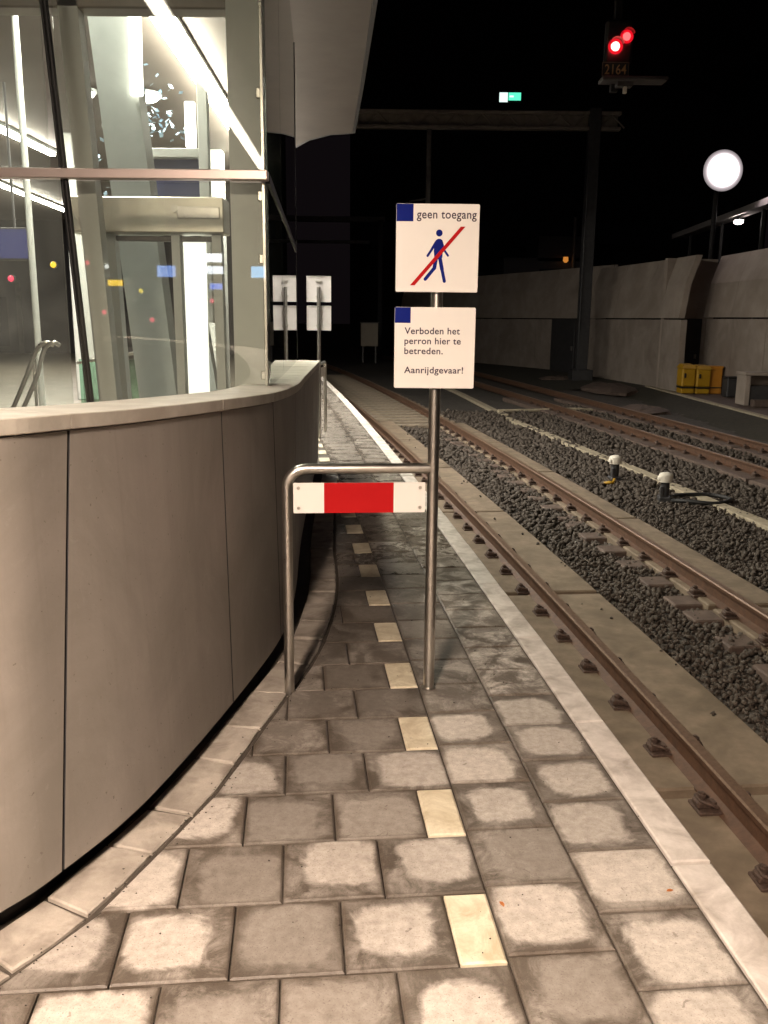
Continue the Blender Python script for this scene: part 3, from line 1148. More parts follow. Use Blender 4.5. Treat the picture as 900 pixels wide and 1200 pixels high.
def pane(a, c, z0, z1, name, mat, parent, th=.012):
    a, c = np.array(a, float), np.array(c, float)
    d = c - a
    b = MB()
    b.box(((a[0] + c[0]) / 2, (a[1] + c[1]) / 2, (z0 + z1) / 2), (np.linalg.norm(d), th, z1 - z0), math.atan2(d[1], d[0]))
    return b.build(name, mat, parent)


pane((-3.6, FY), (-1.66, FY), .05, 2.318, 'glass_pane', GLASS, pv)
pane((-3.6, FY), (-1.70, FY), 2.382, 4.4, 'glass_pane', GLASS, pv)
pane((-1.60, FY), (-.625, FY), .05, 2.318, 'glass_pane', GLASS, pv)
pane((-1.64, FY), (-.625, FY), 2.382, 4.4, 'glass_pane', GLASS, pv)
sd = np.array([EX - CX, EY - CY])
sd = sd / np.linalg.norm(sd)
q = lambda t: (CX + sd[0] * t, CY + sd[1] * t)
pane(q(.02), q(1.58), 1.0, 2.318, 'side_pane', GLASS_SIDE, pv)
pane(q(.02), q(1.58), 2.382, 4.4, 'side_pane', GLASS_SIDE, pv)
pane(q(1.60), q(5.1), 1.0, 2.318, 'side_pane', GLASS_SIDE, pv)
pane(q(1.60), q(5.1), 2.382, 4.4, 'side_pane', GLASS_SIDE, pv)
b = MB()        # transom in front of the glass, wrapping the corner
b.bbox((-2.1, FY - .015, 2.35), (3.0, .07, .047), .004)
b.build('transom', TRANSOM := surf('pinkish_aluminium', (0.50, 0.40, 0.36), (0.56, 0.45, 0.41), 5, .35, .5, .03, 60), pv)
b = MB()
a, c = q(.05), q(5.1)
b.bbox(((a[0] + c[0]) / 2, (a[1] + c[1]) / 2, 2.35), (5.0, .03, .05), .004, math.atan2(sd[1], sd[0]))
b.build('side_transom', BLACK, pv)
b = MB()        # black gasket of the leaning joint
b.tube([(-1.555, FY + .01, 1.0), (-1.70, FY + .01, 3.6)], .014, 4)
b.tube([(-1.578, FY + .02, 1.0), (-1.723, FY + .02, 3.6)], .009, 4)
b.build('mullion', BLACK, pv)
b = MB()        # slender black joint at the far end of the side
b.tube([(EX, EY, .9), (EX, EY, 4.4)], .012, 4)
b.build('end_mullion', BLACK, pv)


def leaning_post(bx, tx, y, z0, z1, w, d, name, mat, parent, ty=None):
    ty = y if ty is None else ty
    b = MB()
    vs = [(bx - w / 2, y - d / 2, z0), (bx + w / 2, y - d / 2, z0), (bx + w / 2, y + d / 2, z0), (bx - w / 2, y + d / 2, z0),
          (tx - w / 2, ty - d / 2, z1), (tx + w / 2, ty - d / 2, z1), (tx + w / 2, ty + d / 2, z1), (tx - w / 2, ty + d / 2, z1)]
    b.add(vs, [(3, 2, 1, 0), (4, 5, 6, 7), (0, 1, 5, 4), (1, 2, 6, 5), (2, 3, 7, 6), (3, 0, 4, 7)])
    return b.build(name, mat, parent)


leaning_post(-1.48, -1.665, 5.0, 0, 3.9, .10, .10, 'column', PAINT_GREY, pv)
leaning_post(-.745, -.745, 5.02, 0, 4.4, .165, .16, 'column', PAINT_GREY, pv)
b = MB()
b.bbox((-2.12, 5.02, 3.30), (2.92, .14, .24), .008)
b.build('head_beam', PAINT_BROWN, pv)
b = MB()
b.bbox((-.632, 4.79, 2.2), (.018, .018, 4.4), .003)
for z in (1.35, 1.95, 2.26, 2.75, 3.3):
    b.bbox((-.645, 4.80, z), (.034, .03, .05), .005)
b.build('corner_profile', STEEL, pv)
b = MB()
b.bbox((-2.3, FY + .03, 1.02), (2.6, .05, .06), .006)
b.build('sill_rail', PAINT_GREY, pv)

# lift entrance inside the pavilion
lf = thing('lift_entrance', 'satin steel lift portal with a deep header inside the glass pavilion', 'lift', (0, 5.7, 0))
b = MB()
b.bbox((-1.455, 0, 2.25), (.95, .22, .205), .006)
b.build('header', STEEL_DULL, lf)
b = MB()
b.bbox((-1.13, -.115, 2.262), (.255, .014, .068), .004)
b.tube([(-1.27, -.13, 2.285), (-1.27, -.115, 2.285)], .022, 14)
b.tube([(-1.225, -.13, 2.245), (-1.225, -.115, 2.245)], .016, 14)
b.build('latch_plate', STEEL, lf)
for bx, tx, w in ((-1.63, -1.70, .075), (-1.285, -1.29, .05), (-1.025, -1.04, .055)):
    leaning_post(bx, tx, 0, 0, 2.145, w, .09, 'door_post', PAINT_GREY, lf)
b = MB()
b.bbox((-1.36, .02, 2.12), (.66, .06, .03), .004)
b.build('door_track', DARKSTEEL, lf)
b = MB()
for px in (-1.55, -1.0):
    b.bbox((px, 2.3, 2.6), (.085, .09, 2.0), .006)
b.bbox((-1.77, 2.3, 3.0), (.47, .08, .075), .006)
b.build('shaft_frame', PAINT_GREY, lf)
b = MB()
b.bbox((-1.80, 2.34, 2.80), (.42, .02, .32), .004)
b.build('shaft_panel', surf('dark_blue_panel', (0.035, 0.04, 0.10), (0.045, 0.05, 0.12), 3, .4, 0, 0), lf)

b = MB()
leaning_post(-1.325, -1.305, 6.3, 0, 2.16, .145, .06, 'white_column', BRIGHTWHITE, None)  # white painted column; the lamplight on it is put in as emission
tag(bpy.data.objects['white_column'], 'white column with a painted-on glow inside the glass pavilion', 'light column')
st = leaning_post(-1.74, -2.03, 7.0, .9, 4.2, .29, .22, 'leaning_strut', PAINT_PALE, None)
tag(st, 'thick pale grey leaning strut seen through the upper glass', 'strut')
st = leaning_post(-1.95, -2.35, 10.5, .2, 3.0, .16, .20, 'leaning_strut', PAINT_PALE, None)
tag(st, 'thinner pale leaning strut standing behind the lift portal', 'strut')
b = MB()
b.tube([(-1.78, 6.86, 4.1), (-1.80, 6.86, 3.2)], .045, 10)
tag(b.build('tube_lamp', emit('strut_tube', (1.0, .93, .78), 1.2)), 'upright bright tube lamp beside the thick leaning strut', 'lamp')
b = MB()
b.bbox((-1.66, 8.0, 3.23), (.085, .05, .36), .008)
tag(b.build('lamp_panel', emit('lamp_panel_glow', (1.0, .95, .80), 1.2)), 'short bright upright lamp panel above the dark blue panel', 'lamp')
b = MB()
b.tube([(-3.46, 9.0, 0), (-3.46, 9.0, 4.9)], .032, 10)
tag(b.build('slender_post', PAINT_GREY), 'slender round grey post far left behind the glass', 'post')

# stair with two shiny rails, glass balustrade
sr_ = thing('stair_handrail', 'two shiny steel handrails rising beside a stair behind the glass', 'handrail', (0, 6.5, 0))
for dx in (0, .075):
    b = MB()
    b.tube(catmull([(-2.98 + dx, 0, .5), (-2.72 + dx, 0, .98), (-2.60 + dx, 0, 1.22), (-2.51 + dx * .7, 0, 1.41), (-2.44 + dx * .7, 0, 1.46), (-2.40 + dx * .6, .03, 1.44)], 6), .016, 10)
    b.build('rail_tube', STEEL, sr_)
b = MB()
for x_, z_ in ((-2.80, .83), (-2.55, 1.32)):
    b.tube([(x_, .02, 0), (x_, .02, z_)], .012, 8)
b.build('rail_support', STEEL, sr_)
bl = thing('glass_balustrade', 'low greenish glass balustrade with a pale top rail inside the pavilion', 'balustrade', (0, 8.0, 0))
b = MB()
b.bbox((-2.35, 0, .65), (.75, .014, 1.25), .003)
b.build('glass_panel', GLASS_RAIL, bl)
b = MB()
b.tube([(-2.74, 0, 1.24), (-1.96, 0, 1.38)], .014, 8)
b.build('top_rail', STEEL, bl)

# ------------------------------------------------------------------ station roof and its lamps
roof = thing('station_roof', 'flat beige underside of the station roof above the pavilion', 'roof', (0, 0, 0))
edge = [EDGEC.at(EDGEC.s_of_y(y), 0)[0] for y in (-8, -3, 0, 4)]
edge_pts = [(.95, -8), (.75, -3), (.52, 0), (.28, 4), (.03, 7.5), (-.172, 10.5), (-.40, 14), (-.655, 17.6), (-1.1, 17.75), (-1.55, 18.3), (-1.985, 19.3), (-2.9, 22.5), (-5, 28), (-9, 33), (-30, 36), (-30, -8)]
b = MB()
b.prism(edge_pts, 5.0, 5.38)
b.build('roof_slab', SOFFIT, roof)
b = MB()
for a, c in zip(edge_pts[:13], edge_pts[1:14]):
    d = np.array(c) - np.array(a)
    L_ = np.linalg.norm(d)
    b.box(((a[0] + c[0]) / 2 + d[1] / L_ * .03, (a[1] + c[1]) / 2 - d[0] / L_ * .03, 5.2), (L_, .05, .404), math.atan2(d[1], d[0]))
b.build('fascia', DARK, roof)


def luminaire(x0, y0, x1, y1, z, w, label, mat, group, dh=.022):
    t = thing('linear_luminaire', label, 'lamp', ((x0 + x1) / 2, (y0 + y1) / 2, z), math.atan2(y1 - y0, x1 - x0), group)
    L_ = math.hypot(x1 - x0, y1 - y0)
    b = MB()
    b.bbox((0, 0, .03), (L_ + .06, w + .05, .06), .008)
    b.build('housing', PAINT_PALE, t)
    b = MB()
    b.bbox((0, 0, -dh / 2 - .001), (L_, w, dh), .006)
    b.build('diffuser', mat, t)
    return t


luminaire(-2.36, 5.7, -2.80, 21.3, 4.93, .20, 'long bright tube light under the roof, running diagonally down to the corner of the glass', TUBE, 'tube lights under the station roof', .11)
luminaire(-2.38, 2.9, -2.80, -11.8, 4.93, .20, 'tube light behind the camera, mirrored in the front glass of the pavilion', TUBE_BACK, 'tube lights under the station roof')
luminaire(-6.97, 12.6, -6.92, 19.5, 4.93, .13, 'upper of the two short tube lights left of the leaning black joint', TUBE, 'tube lights under the station roof', .06)
luminaire(-9.75, 21.0, -10.25, 30.0, 4.93, .13, 'lower of the two short tube lights left of the leaning black joint', TUBE, 'tube lights under the station roof', .06)
luminaire(-.90, -1.6, -.98, -.2, 3.25, .26, 'wide platform lamp under the roof edge behind the camera', NEARTUBE, 'platform lamps')
DL = emit('downlight_lens', (1.0, .95, .86), 4.0)
for x_, y_, r_, lab in ((-4.55, 14.4, .14, 'small round ceiling downlight nearest the leaning black joint'), (-4.9, 16.9, .15, 'small round ceiling downlight in front of the leaning strut'), (-3.79, 14.6, .30, 'large round ceiling downlight just beside the leaning strut')):
    t = thing('ceiling_downlight', lab, 'lamp', (x_, y_, 4.97), 0, 'ceiling downlights')
    MB().tube([(0, 0, .0), (0, 0, -.05)], r_ + .03, 20).build('ring', PAINT_PALE, t)
    MB().tube([(0, 0, -.045), (0, 0, -.09), (0, 0, -.12)], [r_, r_ * .85, r_ * .3], 20).build('lens', DL, t)

# ------------------------------------------------------------------ station hall beyond the glass
hb = thing('station_building', 'dark station building across the hall behind the glass', 'building', (-16, 40, 0))
b = MB()
b.box((0, 0, 3.5), (22, .4, 7))
b.build('wall', FACADE, hb)
b = MB()
for x_ in range(-9, 10, 3):
    b.box((x_, -.22, 1.6), (.22, .1, 3.2))
b.build('pilaster', DARKSTEEL, hb)
for x_ in (-7.5, -1.5, 4.5):
    b = MB()
    b.box((x_, -.23, 1.35), (1.9, .06, 2.1))
    b.build('window', surf('dark_window', (.02, .02, .03), (.03, .03, .04), 2, .15, 0, 0), hb)
for x_, y_, w_ in ((-5.9, 18.0, .45), (-3.6, 19.5, .4), (-8.0, 25, .5)):
    b = MB()
    b.bbox((x_, y_, 2.5), (w_, w_, 5.0), .02)
    tag(b.build('hall_column', PAINT_GREY), 'square grey hall column under the station roof behind the glass', 'column', 'hall columns')


def screen(x, y, z, w, h, col, st, label, name='departure_screen', cat='screen'):
    t = thing(name, label, cat, (x, y, z), 0, 'lit signs and screens in the hall')
    b = MB()
    b.bbox((0, .05, 0), (w + .06, .1, h + .06), .01)
    b.tube([(0, .05, h / 2), (0, .05, 4.98 - z)], .02, 6)
    b.build('housing', DARK, t)
    b = MB()
    b.box((0, -.006, 0), (w, .012, h))
    b.build('display', emit('display_' + name + '_%d' % (int(abs(x) * 100)), col, st), t)
    return t


for x_, z_, w_, h_, c_, st_, lab in (
        (-5.26, 2.70, .44, .26, (.28, .45, 1.0), .9, 'blue screen mirrored in the glass left of the glowing white column'),
        (-4.13, 3.02, .42, .20, (.92, .95, 1.0), 1.5, 'upper of two white screens mirrored in the glass right of the glowing white column'),
        (-4.10, 2.74, .40, .18, (.85, .9, 1.0), 1.4, 'lower of two white screens mirrored in the glass right of the glowing white column'),
        (-4.08, 2.36, .30, .14, (.12, .25, 1.0), .9, 'small deep blue screen mirrored in the glass below the white ones'),
        (-3.05, 2.70, .36, .26, (.30, .62, 1.0), 1.2, 'light blue screen mirrored in the glass over the corner column'),
        (-6.5, 2.42, .36, .14, (1.0, .62, .02), 1.2, 'yellow lit sign mirrored in the glass left of the lift portal')):
    screen(x_, -12.5, z_, w_, h_, c_, st_, lab, 'platform_screen', 'screen').rotation_euler = (0, 0, math.pi)
for (x_, z_, c_, lab) in ((-7.15, 2.88, (1, .03, .1), 'small red lamp mirrored in the glass beside the leaning black joint'), (-6.81, 1.73, (1, .03, .12), 'small red lamp mirrored low in the glass beside the lift portal'),
                          (-5.66, 1.56, (1, .06, .12), 'small red lamp mirrored low in the glass over the leaning strut'), (-5.9, 2.24, (1, .75, .05), 'small yellow lamp mirrored in the glass over the leaning strut'),
                          (-4.2, 2.02, (1, .03, .12), 'small red lamp mirrored in the glass right of the glowing white column'), (-6.69, 2.80, (1, 1, .95), 'small white lamp mirrored in the glass above the yellow sign')):
    t = thing('indicator_lamp', lab, 'lamp', (x_, -12.5, z_), math.pi, 'small lamps mirrored in the glass')
    MB().tube([(0, .12, 0), (0, .02, 0)], .085, 12).build('housing', DARK, t)
    MB().tube([(0, .02, 0), (0, -.02, 0), (0, -.04, 0)], [.055, .04, .02], 12).build('lens', emit('mirrored_lens_%d' % (x_ * -100), c_, .9), t)
screen(-5.63, 14, 2.70, .46, .42, (.06, .09, .55), .035, 'large dim blue panel at the far left behind the glass', 'lit_sign', 'sign')
for (x_, z_, c_, lab) in ((-7.97, 2.83, (1, .6, .02), 'small amber lamp at the far left behind the glass'), (-7.15, 2.88, (1, .03, .1), 'small red lamp above the white lit sign'),
                          (-9.01, 2.5, (1, .05, .1), 'small red lamp at the far left behind the glass')):
    t = thing('indicator_lamp', lab, 'lamp', (x_, 22.0, z_), 0, 'small signal lamps in the hall')
    MB().tube([(0, .12, 0), (0, .02, 0)], .085, 12).build('housing', DARK, t)
    MB().tube([(0, .02, 0), (0, -.02, 0), (0, -.04, 0)], [.075, .06, .02], 12).build('lens', emit('indicator_%s' % ('amber' if c_[1] > .3 else 'red'), c_, .22), t)

# tree made up to carry the pale blue light splashes in the glass
tr = thing('tree', 'small tree made up for the pale blue splashes in the upper glass', 'tree', (-3.15, 12.0, 0))
b = MB()
b.tube(catmull([(0, 0, 0), (.03, 0, 1.6), (-.02, .05, 2.8), (.05, .02, 3.7), (.1, 0, 4.2)], 4), [.06 - .0028 * i for i in range(17)], 8)
for a_, z_ in ((.4, 3.0), (2.4, 3.3), (4.1, 3.6), (5.4, 3.1)):
    b.tube([(0, .02, z_), (.25 * math.cos(a_), .2 * math.sin(a_), z_ + .3), (.42 * math.cos(a_), .3 * math.sin(a_), z_ + .45)], [.022, .015, .006], 6)
b.build('trunk', surf('bark', (.05, .04, .03), (.09, .07, .05), 12, .9, 0, .5, 50), tr)
b = MB()
lr = random.Random(5)
for cx_, cz_, n_ in ((-.25, 3.75, 40), (.25, 4.0, 50), (.05, 3.35, 60), (-.1, 3.2, 50), (.2, 4.35, 30)):
    for _ in range(n_):
        p = Vector((cx_ + lr.gauss(0, .16), lr.gauss(0, .16), cz_ + lr.gauss(0, .12)))
        d = Vector((lr.uniform(-1, 1), lr.uniform(-1, 1), lr.uniform(-.8, .3))).normalized() * .085
        s_ = d.cross(Vector((lr.uniform(-1, 1), lr.uniform(-1, 1), 1))).normalized() * .026
        b.add([p, p + d * .5 + s_, p + d, p + d * .5 - s_], [(0, 1, 2, 3)])
b.build('crown', surf('pale_blue_leaf', (.30, .45, .58), (.42, .58, .72), 8, .5, 0, 0), tr)


# ------------------------------------------------------------------ no-entry barrier with its two signs
def capsule(mb, a, c, w, z, mi=0, n=7):
    a, c = np.array(a, float), np.array(c, float)
    d = (c - a) / np.linalg.norm(c - a)
    ang = math.atan2(d[1], d[0])
    poly = [c + w / 2 * np.array([math.cos(ang - math.pi / 2 + math.pi * k / n), math.sin(ang - math.pi / 2 + math.pi * k / n)]) for k in range(n + 1)]
    poly += [a + w / 2 * np.array([math.cos(ang + math.pi / 2 + math.pi * k / n), math.sin(ang + math.pi / 2 + math.pi * k / n)]) for k in range(n + 1)]
    mb.prism([tuple(p) for p in poly], 0, z, mi)


def round_plate(w, h, th, r=.006):
    poly = []
    for sx_, sy, a0 in ((1, -1, -90), (1, 1, 0), (-1, 1, 90), (-1, -1, 180)):
        for k in range(5):
            a = math.radians(a0 + k * 22.5)
            poly.append((sx_ * (w / 2 - r) + r * math.cos(a), sy * (h / 2 - r) + r * math.sin(a)))
    return poly


def make_barrier(label, loc, rz, frame_dx, frame_dy, lettering=True):
    t = thing('no_entry_barrier', label, 'barrier', loc, rz, 'no entry barriers on the platform')
    b = MB()
    b.tube([(0, 0, -.02), (0, 0, 2.06)], .0245, 24)
    b.tube([(0, 0, .001), (0, 0, .006)], .030, 24)
    b.build('signpost', STEEL, t)
    # bent tube
    fx, fy = frame_dx, frame_dy
    L_ = math.hypot(fx, fy)
    ux, uy = fx / L_, fy / L_
    R_ = .085
    pts = [(ux * L_, uy * L_, -.02), (ux * L_, uy * L_, .5), (ux * L_, uy * L_, 1.02 - R_)]
    for k in range(1, 9):
        a = math.pi / 2 * k / 8
        q_ = L_ - R_ + R_ * math.cos(a)
        pts.append((ux * q_, uy * q_, 1.02 - R_ + R_ * math.sin(a)))
    pts.append((ux * .3, uy * .3, 1.02))
    pts.append((ux * .015, uy * .015, 1.02))
    MB().tube(pts, .0225, 20).build('bent_tube', STEEL, t)
    # red and white board, bolted between the posts
    wb = L_ - .065
    bo = bpy.data.objects.new('warning_board', None)
    mb = MB()
    poly = round_plate(wb, .132, .003, .004)
    n = len(poly)
    mb.add([(x, -.0015, y) for x, y in poly] + [(x, .0015, y) for x, y in poly], [list(range(n)), list(range(n, 2 * n))[::-1]] + [((i + 1) % n, i, n + i, n + (i + 1) % n) for i in range(n)])
    bo = mb.build('warning_board', WHITE, t)
    bo.location = (ux * (L_ / 2 + .002), uy * (L_ / 2 + .002) - .028 * abs(ux), .897)
    bo.rotation_euler = (0, 0, math.atan2(uy, ux) + (math.pi if ux < 0 else 0))
    mb = MB()
    mb.box((-.003, -.0024, 0), (.30, .0012, .132))
    mb.build('red_field', RED, bo)
    for sx_ in (-1, 1):
        for sz in (-1, 1):
            MB().tube([(sx_ * (wb / 2 - .022), -.0015, sz * .044), (sx_ * (wb / 2 - .022), -.0045, sz * .044)], .0075, 10).build('bolt', STEEL, bo)
    # two square sign panels
    if lettering:
        c1, c2, sz1, sz2 = (-.005, 1.935), (-.008, 1.535), (.337, .346), (.335, .332)
    else:
        c1, c2, sz1, sz2 = (0, 2.035), (0, 1.645), (.337, .346), (.335, .332)
    for (cx_, cz_), (w_, h_), which in ((c1, sz1, 1), (c2, sz2, 2)):
        poly = round_plate(w_, h_, .003, .006)
        n = len(poly)
        mb = MB()
        mb.add([(x, y, 0) for x, y in poly] + [(x, y, -.003) for x, y in poly], [list(range(n)), list(range(n, 2 * n))[::-1]] + [((i + 1) % n, i, n + i, n + (i + 1) % n)[::-1] for i in range(n)])
        # folded edge behind the face
        for sx_ in (-1, 1):
            mb.box((sx_ * (w_ / 2 - .004), 0, -.011), (.003, h_ - .02, .016))
            mb.box((0, sx_ * (h_ / 2 - .004), -.011), (w_ - .02, .003, .016))
        pn = mb.build('sign_panel', WHITE if lettering else SIGNBACK, t)
        pn.location = (cx_, -.046, cz_)
        pn.rotation_euler = (math.pi / 2, 0, 0)
        cl = MB()
        for zz in (-.1, .1):
            cl.bbox((0, zz, -.024), (.085, .028, .022), .003)
        cl.build('clamp', STEEL, pn)
        if not lettering:
            continue
        X = lambda u_: (u_ - .5) * w_
        Yf = lambda v_: (.5 - v_) * h_
        bq = MB()
        u1, v1 = (.205, .198) if which == 1 else (.198, .194)
        bq.prism([(X(.003), Yf(v1)), (X(u1), Yf(v1)), (X(u1), Yf(.003)), (X(.003), Yf(.003))], 0, .0006)
        bq.build('blue_square', BLUE, pn)
        if which == 1:
            tx = text_mesh('lettering', 'geen toegang', .0475, INK, pn, .0005)
            fit_w(tx, X(.246), X(.965))
            tx.location = (X(.246), Yf(.163), .0006)
            mb = MB()
            px = lambda x, y: (X((x - 168) / 463), Yf((y - 93) / 487))
            wpx = w_ / 463
            hc = px(409, 252)
            mb.prism([(hc[0] + 18.5 * wpx * math.cos(a * .314), hc[1] + 18.5 * wpx * math.sin(a * .314)) for a in range(20)], 0, .0007)
            # torso with rounded shoulders
            tor = [px(x, y) for x, y in ((384, 387), (380, 352), (383, 312), (390, 292), (402, 284), (416, 284), (427, 291), (432, 305), (432, 345), (428, 388), (406, 398))]
            mb.prism(tor[::-1] if False else [tor[i] for i in range(len(tor))], 0, .0005)
            capsule(mb, px(391, 303), px(368, 344), 14 * wpx, .0007)
            capsule(mb, px(368, 344), px(346, 378), 13 * wpx, .0008)
            capsule(mb, px(424, 306), px(438, 345), 14 * wpx, .0007)
            capsule(mb, px(438, 345), px(460, 376), 12 * wpx, .0008)
            capsule(mb, px(395, 384), px(385, 446), 21 * wpx, .0007)
            capsule(mb, px(385, 446), px(335, 508), 19 * wpx, .0008)
            capsule(mb, px(414, 384), px(428, 452), 21 * wpx, .0009)
            capsule(mb, px(428, 452), px(443, 519), 18 * wpx, .0010)
            mb.build('walking_figure', BLUE, pn)
            mb = MB()
            pa, pb, pc, pd = px(249, 543), px(276, 543), px(554, 216), px(528, 216)
            mb.prism([pa, pb, pc, pd], 0, .0016)
            mb.build('red_bar', RED, pn)
        else:
            for body, v_, u2 in (('Verboden het', (817 - 668) / 454, 517), ('perron hier te', (873 - 668) / 454, 523), ('betreden.', (929 - 668) / 454, 426), ('Aanrijdgevaar!', (1037 - 668) / 454, 540)):
                tx = text_mesh('lettering', body, .038, INK, pn, .0005)
                a_ = (215 - 160) / 440
                fit_w(tx, X(a_), X((u2 - 160) / 440))
                tx.location = (X(a_), Yf(v_), .0006)
    return t


for m_ in (BLUE, RED, INK):
    m_.node_tree.nodes['Principled BSDF'].inputs['Specular IOR Level'].default_value = 0.12


def fit_w(o, xa, xb):
    """set the width of a line of lettering"""
    xs_ = [v.co.x for v in o.data.vertices]
    k = (xb - xa) / (max(xs_) - min(xs_))
    m = min(xs_)
    for v in o.data.vertices:
        v.co.x = (v.co.x - m) * k


make_barrier('steel no entry barrier with two white signs and a red and white board', (.212, 3.815, 0), 0, -.632, -.05)
make_barrier('distant steel barrier showing the plain backs of its two signs', (-.92, 12.5, 0), math.pi + .03, -.06, -.62, False)

# ------------------------------------------------------------------ concrete noise walls on the far side


def noise_wall(label, pts, z0, zm, z1, lean, joints, name='noise_wall'):
    t = thing(name, label, 'wall', (*pts[0], z0))
    ox, oy = pts[0]
    lo, up = MB(), MB()
    for a, c in zip(pts, pts[1:]):
        a, c = np.array(a, float), np.array(c, float)
        d = c - a
        L_ = np.linalg.norm(d)
        d = d / L_
        n = np.array([d[1], -d[0]])
        if n[0] > 0:
            n = -n          # facing the tracks
        k = max(1, int(round(L_ / joints)))
        for i in range(k):
            p0, p1 = a + d * (L_ * i / k + .008), a + d * (L_ * (i + 1) / k - .008)
            w = np.array([p0, p1])
            j = random.uniform(-.006, .006)

            def quad(mb, f0, z_a, f1, z_b, th):
                vs = []
                for p in w:
                    for off_, z_ in ((f0, z_a), (f1, z_b)):
                        for q_ in (0, -th):
                            r_ = p + n * (off_ + q_ + j) - np.array([ox, oy])
                            vs.append((r_[0], r_[1], z_ - z0))
                # order: p0:(lo front, lo back, hi front, hi back), p1: same
                mb.add(vs, [(0, 4, 6, 2), (1, 3, 7, 5), (0, 2, 3, 1), (4, 5, 7, 6), (2, 6, 7, 3), (0, 1, 5, 4)])
            quad(lo, 0, z0, 0, zm - .05, .2)
            # curved upper part: two facets leaning away from the track
            zh = zm + (z1 - zm) * .55
            quad(up, .10, zm, .04 - lean * .25, zh, .2)
            quad(up, .04 - lean * .25, zh, -lean, z1, .2)
    lo.build('lower_panel', WALLD, t)
    up.build('upper_panel', WALLC, t)
    return t


noise_wall('nearest long concrete noise wall behind the yellow bins and the bench', [(11.3, 12.0), (10.98, 31.2)], -.66, 1.78, 3.80, .35, 2.4)
w2 = noise_wall('middle concrete noise wall between the dark mast and the yellow bins', [(9.72, 29.9), (9.45, 33.0), (8.62, 38.4)], -.70, 1.74, 3.75, .35, 2.6)
w3 = noise_wall('farthest concrete noise wall left of the dark mast', [(9.3, 38.8), (7.3, 44.2), (4.6, 50.5), (1.0, 58)], -.75, 1.72, 3.95, .35, 3.0)
# return wall with steel door between the two near walls
dr = thing('door_recess', 'recessed return wall with a dark steel door beside the yellow bins', 'door', (10.5, 31.6, -.66))
b = MB()
b.box((0, .12, 2.2), (1.9, .2, 4.4), .22)
b.build('wall', WALLC, dr)
b = MB()
b.bbox((-.1, -.03, 1.2), (1.25, .08, 2.38), .01, .22)
b.build('door_leaf', DARK, dr)
b = MB()
b.bbox((.32, -.01, 1.1), (.05, .14, .16), .01, .22)
b.build('handle', STEEL, dr)
d2 = thing('steel_door', 'dark narrow door in the farthest noise wall left of the mast', 'door', (8.12, 41.3, -.75), -1.22)
b = MB()
b.bbox((0, -.02, 1.22), (2.0, .12, 2.44), .01)
b.build('door_leaf', DARK, d2)
b = MB()
b.bbox((.85, -.1, 1.15), (.12, .08, .2), .01)
b.build('handle', DARKSTEEL, d2)


# yellow grit bins
def grit_bin(x, y, w, h, label):
    t = thing('grit_bin', label, 'bin', (x, y, -.655), 0, 'yellow bins by the wall')
    b = MB()
    vs = []
    b.bbox((0, 0, .09), (w * .94, .5, .16), .02)
    b.bbox((0, 0, h * .55), (w, .56, h * .62), .04)
    b.build('bin_body', YELLOW, t)
    b = MB()
    b.bbox((0, 0, .20), (w * .98, .565, .045), .01)
    b.build('dark_band', BLACK, t)
    b = MB()
    b.add([(-w / 2 - .02, -.31, h * .86), (w / 2 + .02, -.31, h * .86), (w / 2 + .02, .30, h * .86), (-w / 2 - .02, .30, h * .86),
           (-w / 2 + .05, -.2, h * .97), (w / 2 - .05, -.2, h * .97), (w / 2 - .05, .24, h), (-w / 2 + .05, .24, h)],
          [(3, 2, 1, 0), (4, 5, 6, 7), (0, 1, 5, 4), (1, 2, 6, 5), (2, 3, 7, 6), (3, 0, 4, 7)])
    b.build('lid', YELLOW, t)
    b = MB()
    b.bbox((-w * .3, -.30, h * .62), (.06, .05, .14), .01)
    b.build('handle', BLACK, t)
    return t


grit_bin(9.80, 29.25, .44, .95, 'yellow bin standing at the edge of the middle noise wall')
grit_bin(10.27, 29.2, .46, .92, 'yellow bin between another yellow bin and the orange crate')
t = thing('orange_crate', 'orange box beside the yellow bins', 'box', (10.70, 29.3, -.655), .02)
MB().bbox((0, 0, .42), (.42, .5, .84), .03).build('crate_body', ORANGE, t)
MB().bbox((0, 0, .86), (.45, .54, .06), .015).build('lid', ORANGE, t)
MB().bbox((0, -.255, .2), (.42, .02, .04), .004).build('dark_band', BLACK, t)
t = thing('dark_bin', 'small dark grey bin right of the orange box', 'bin', (10.80, 28.0, -.655), .05)
MB().bbox((0, 0, .29), (.40, .42, .58), .03).build('bin_body', DARK, t)
MB().bbox((0, 0, .60), (.43, .45, .05), .012).build('lid', BLACK, t)
t = thing('concrete_bench', 'low concrete housing with a dark opening in front of the nearest noise wall', 'housing', (10.45, 25.1, -.655))
b = MB()
b.bbox((.15, .25, .88), (1.15, .7, .09), .01)
b.bbox((-.32, .25, .42), (.14, .66, .83), .01)
b.bbox((.72, .25, .42), (.14, .66, .83), .01)
b.bbox((.2, .55, .42), (.9, .06, .83), .01)
b.build('shell', WALLC, t)
MB().bbox((.2, .2, .28), (.88, .5, .52), .01).build('dark_insert', DARK, t)
MB().bbox((-.05, -.42, .10), (.5, .28, .2), .02).build('step', SLABD, t)

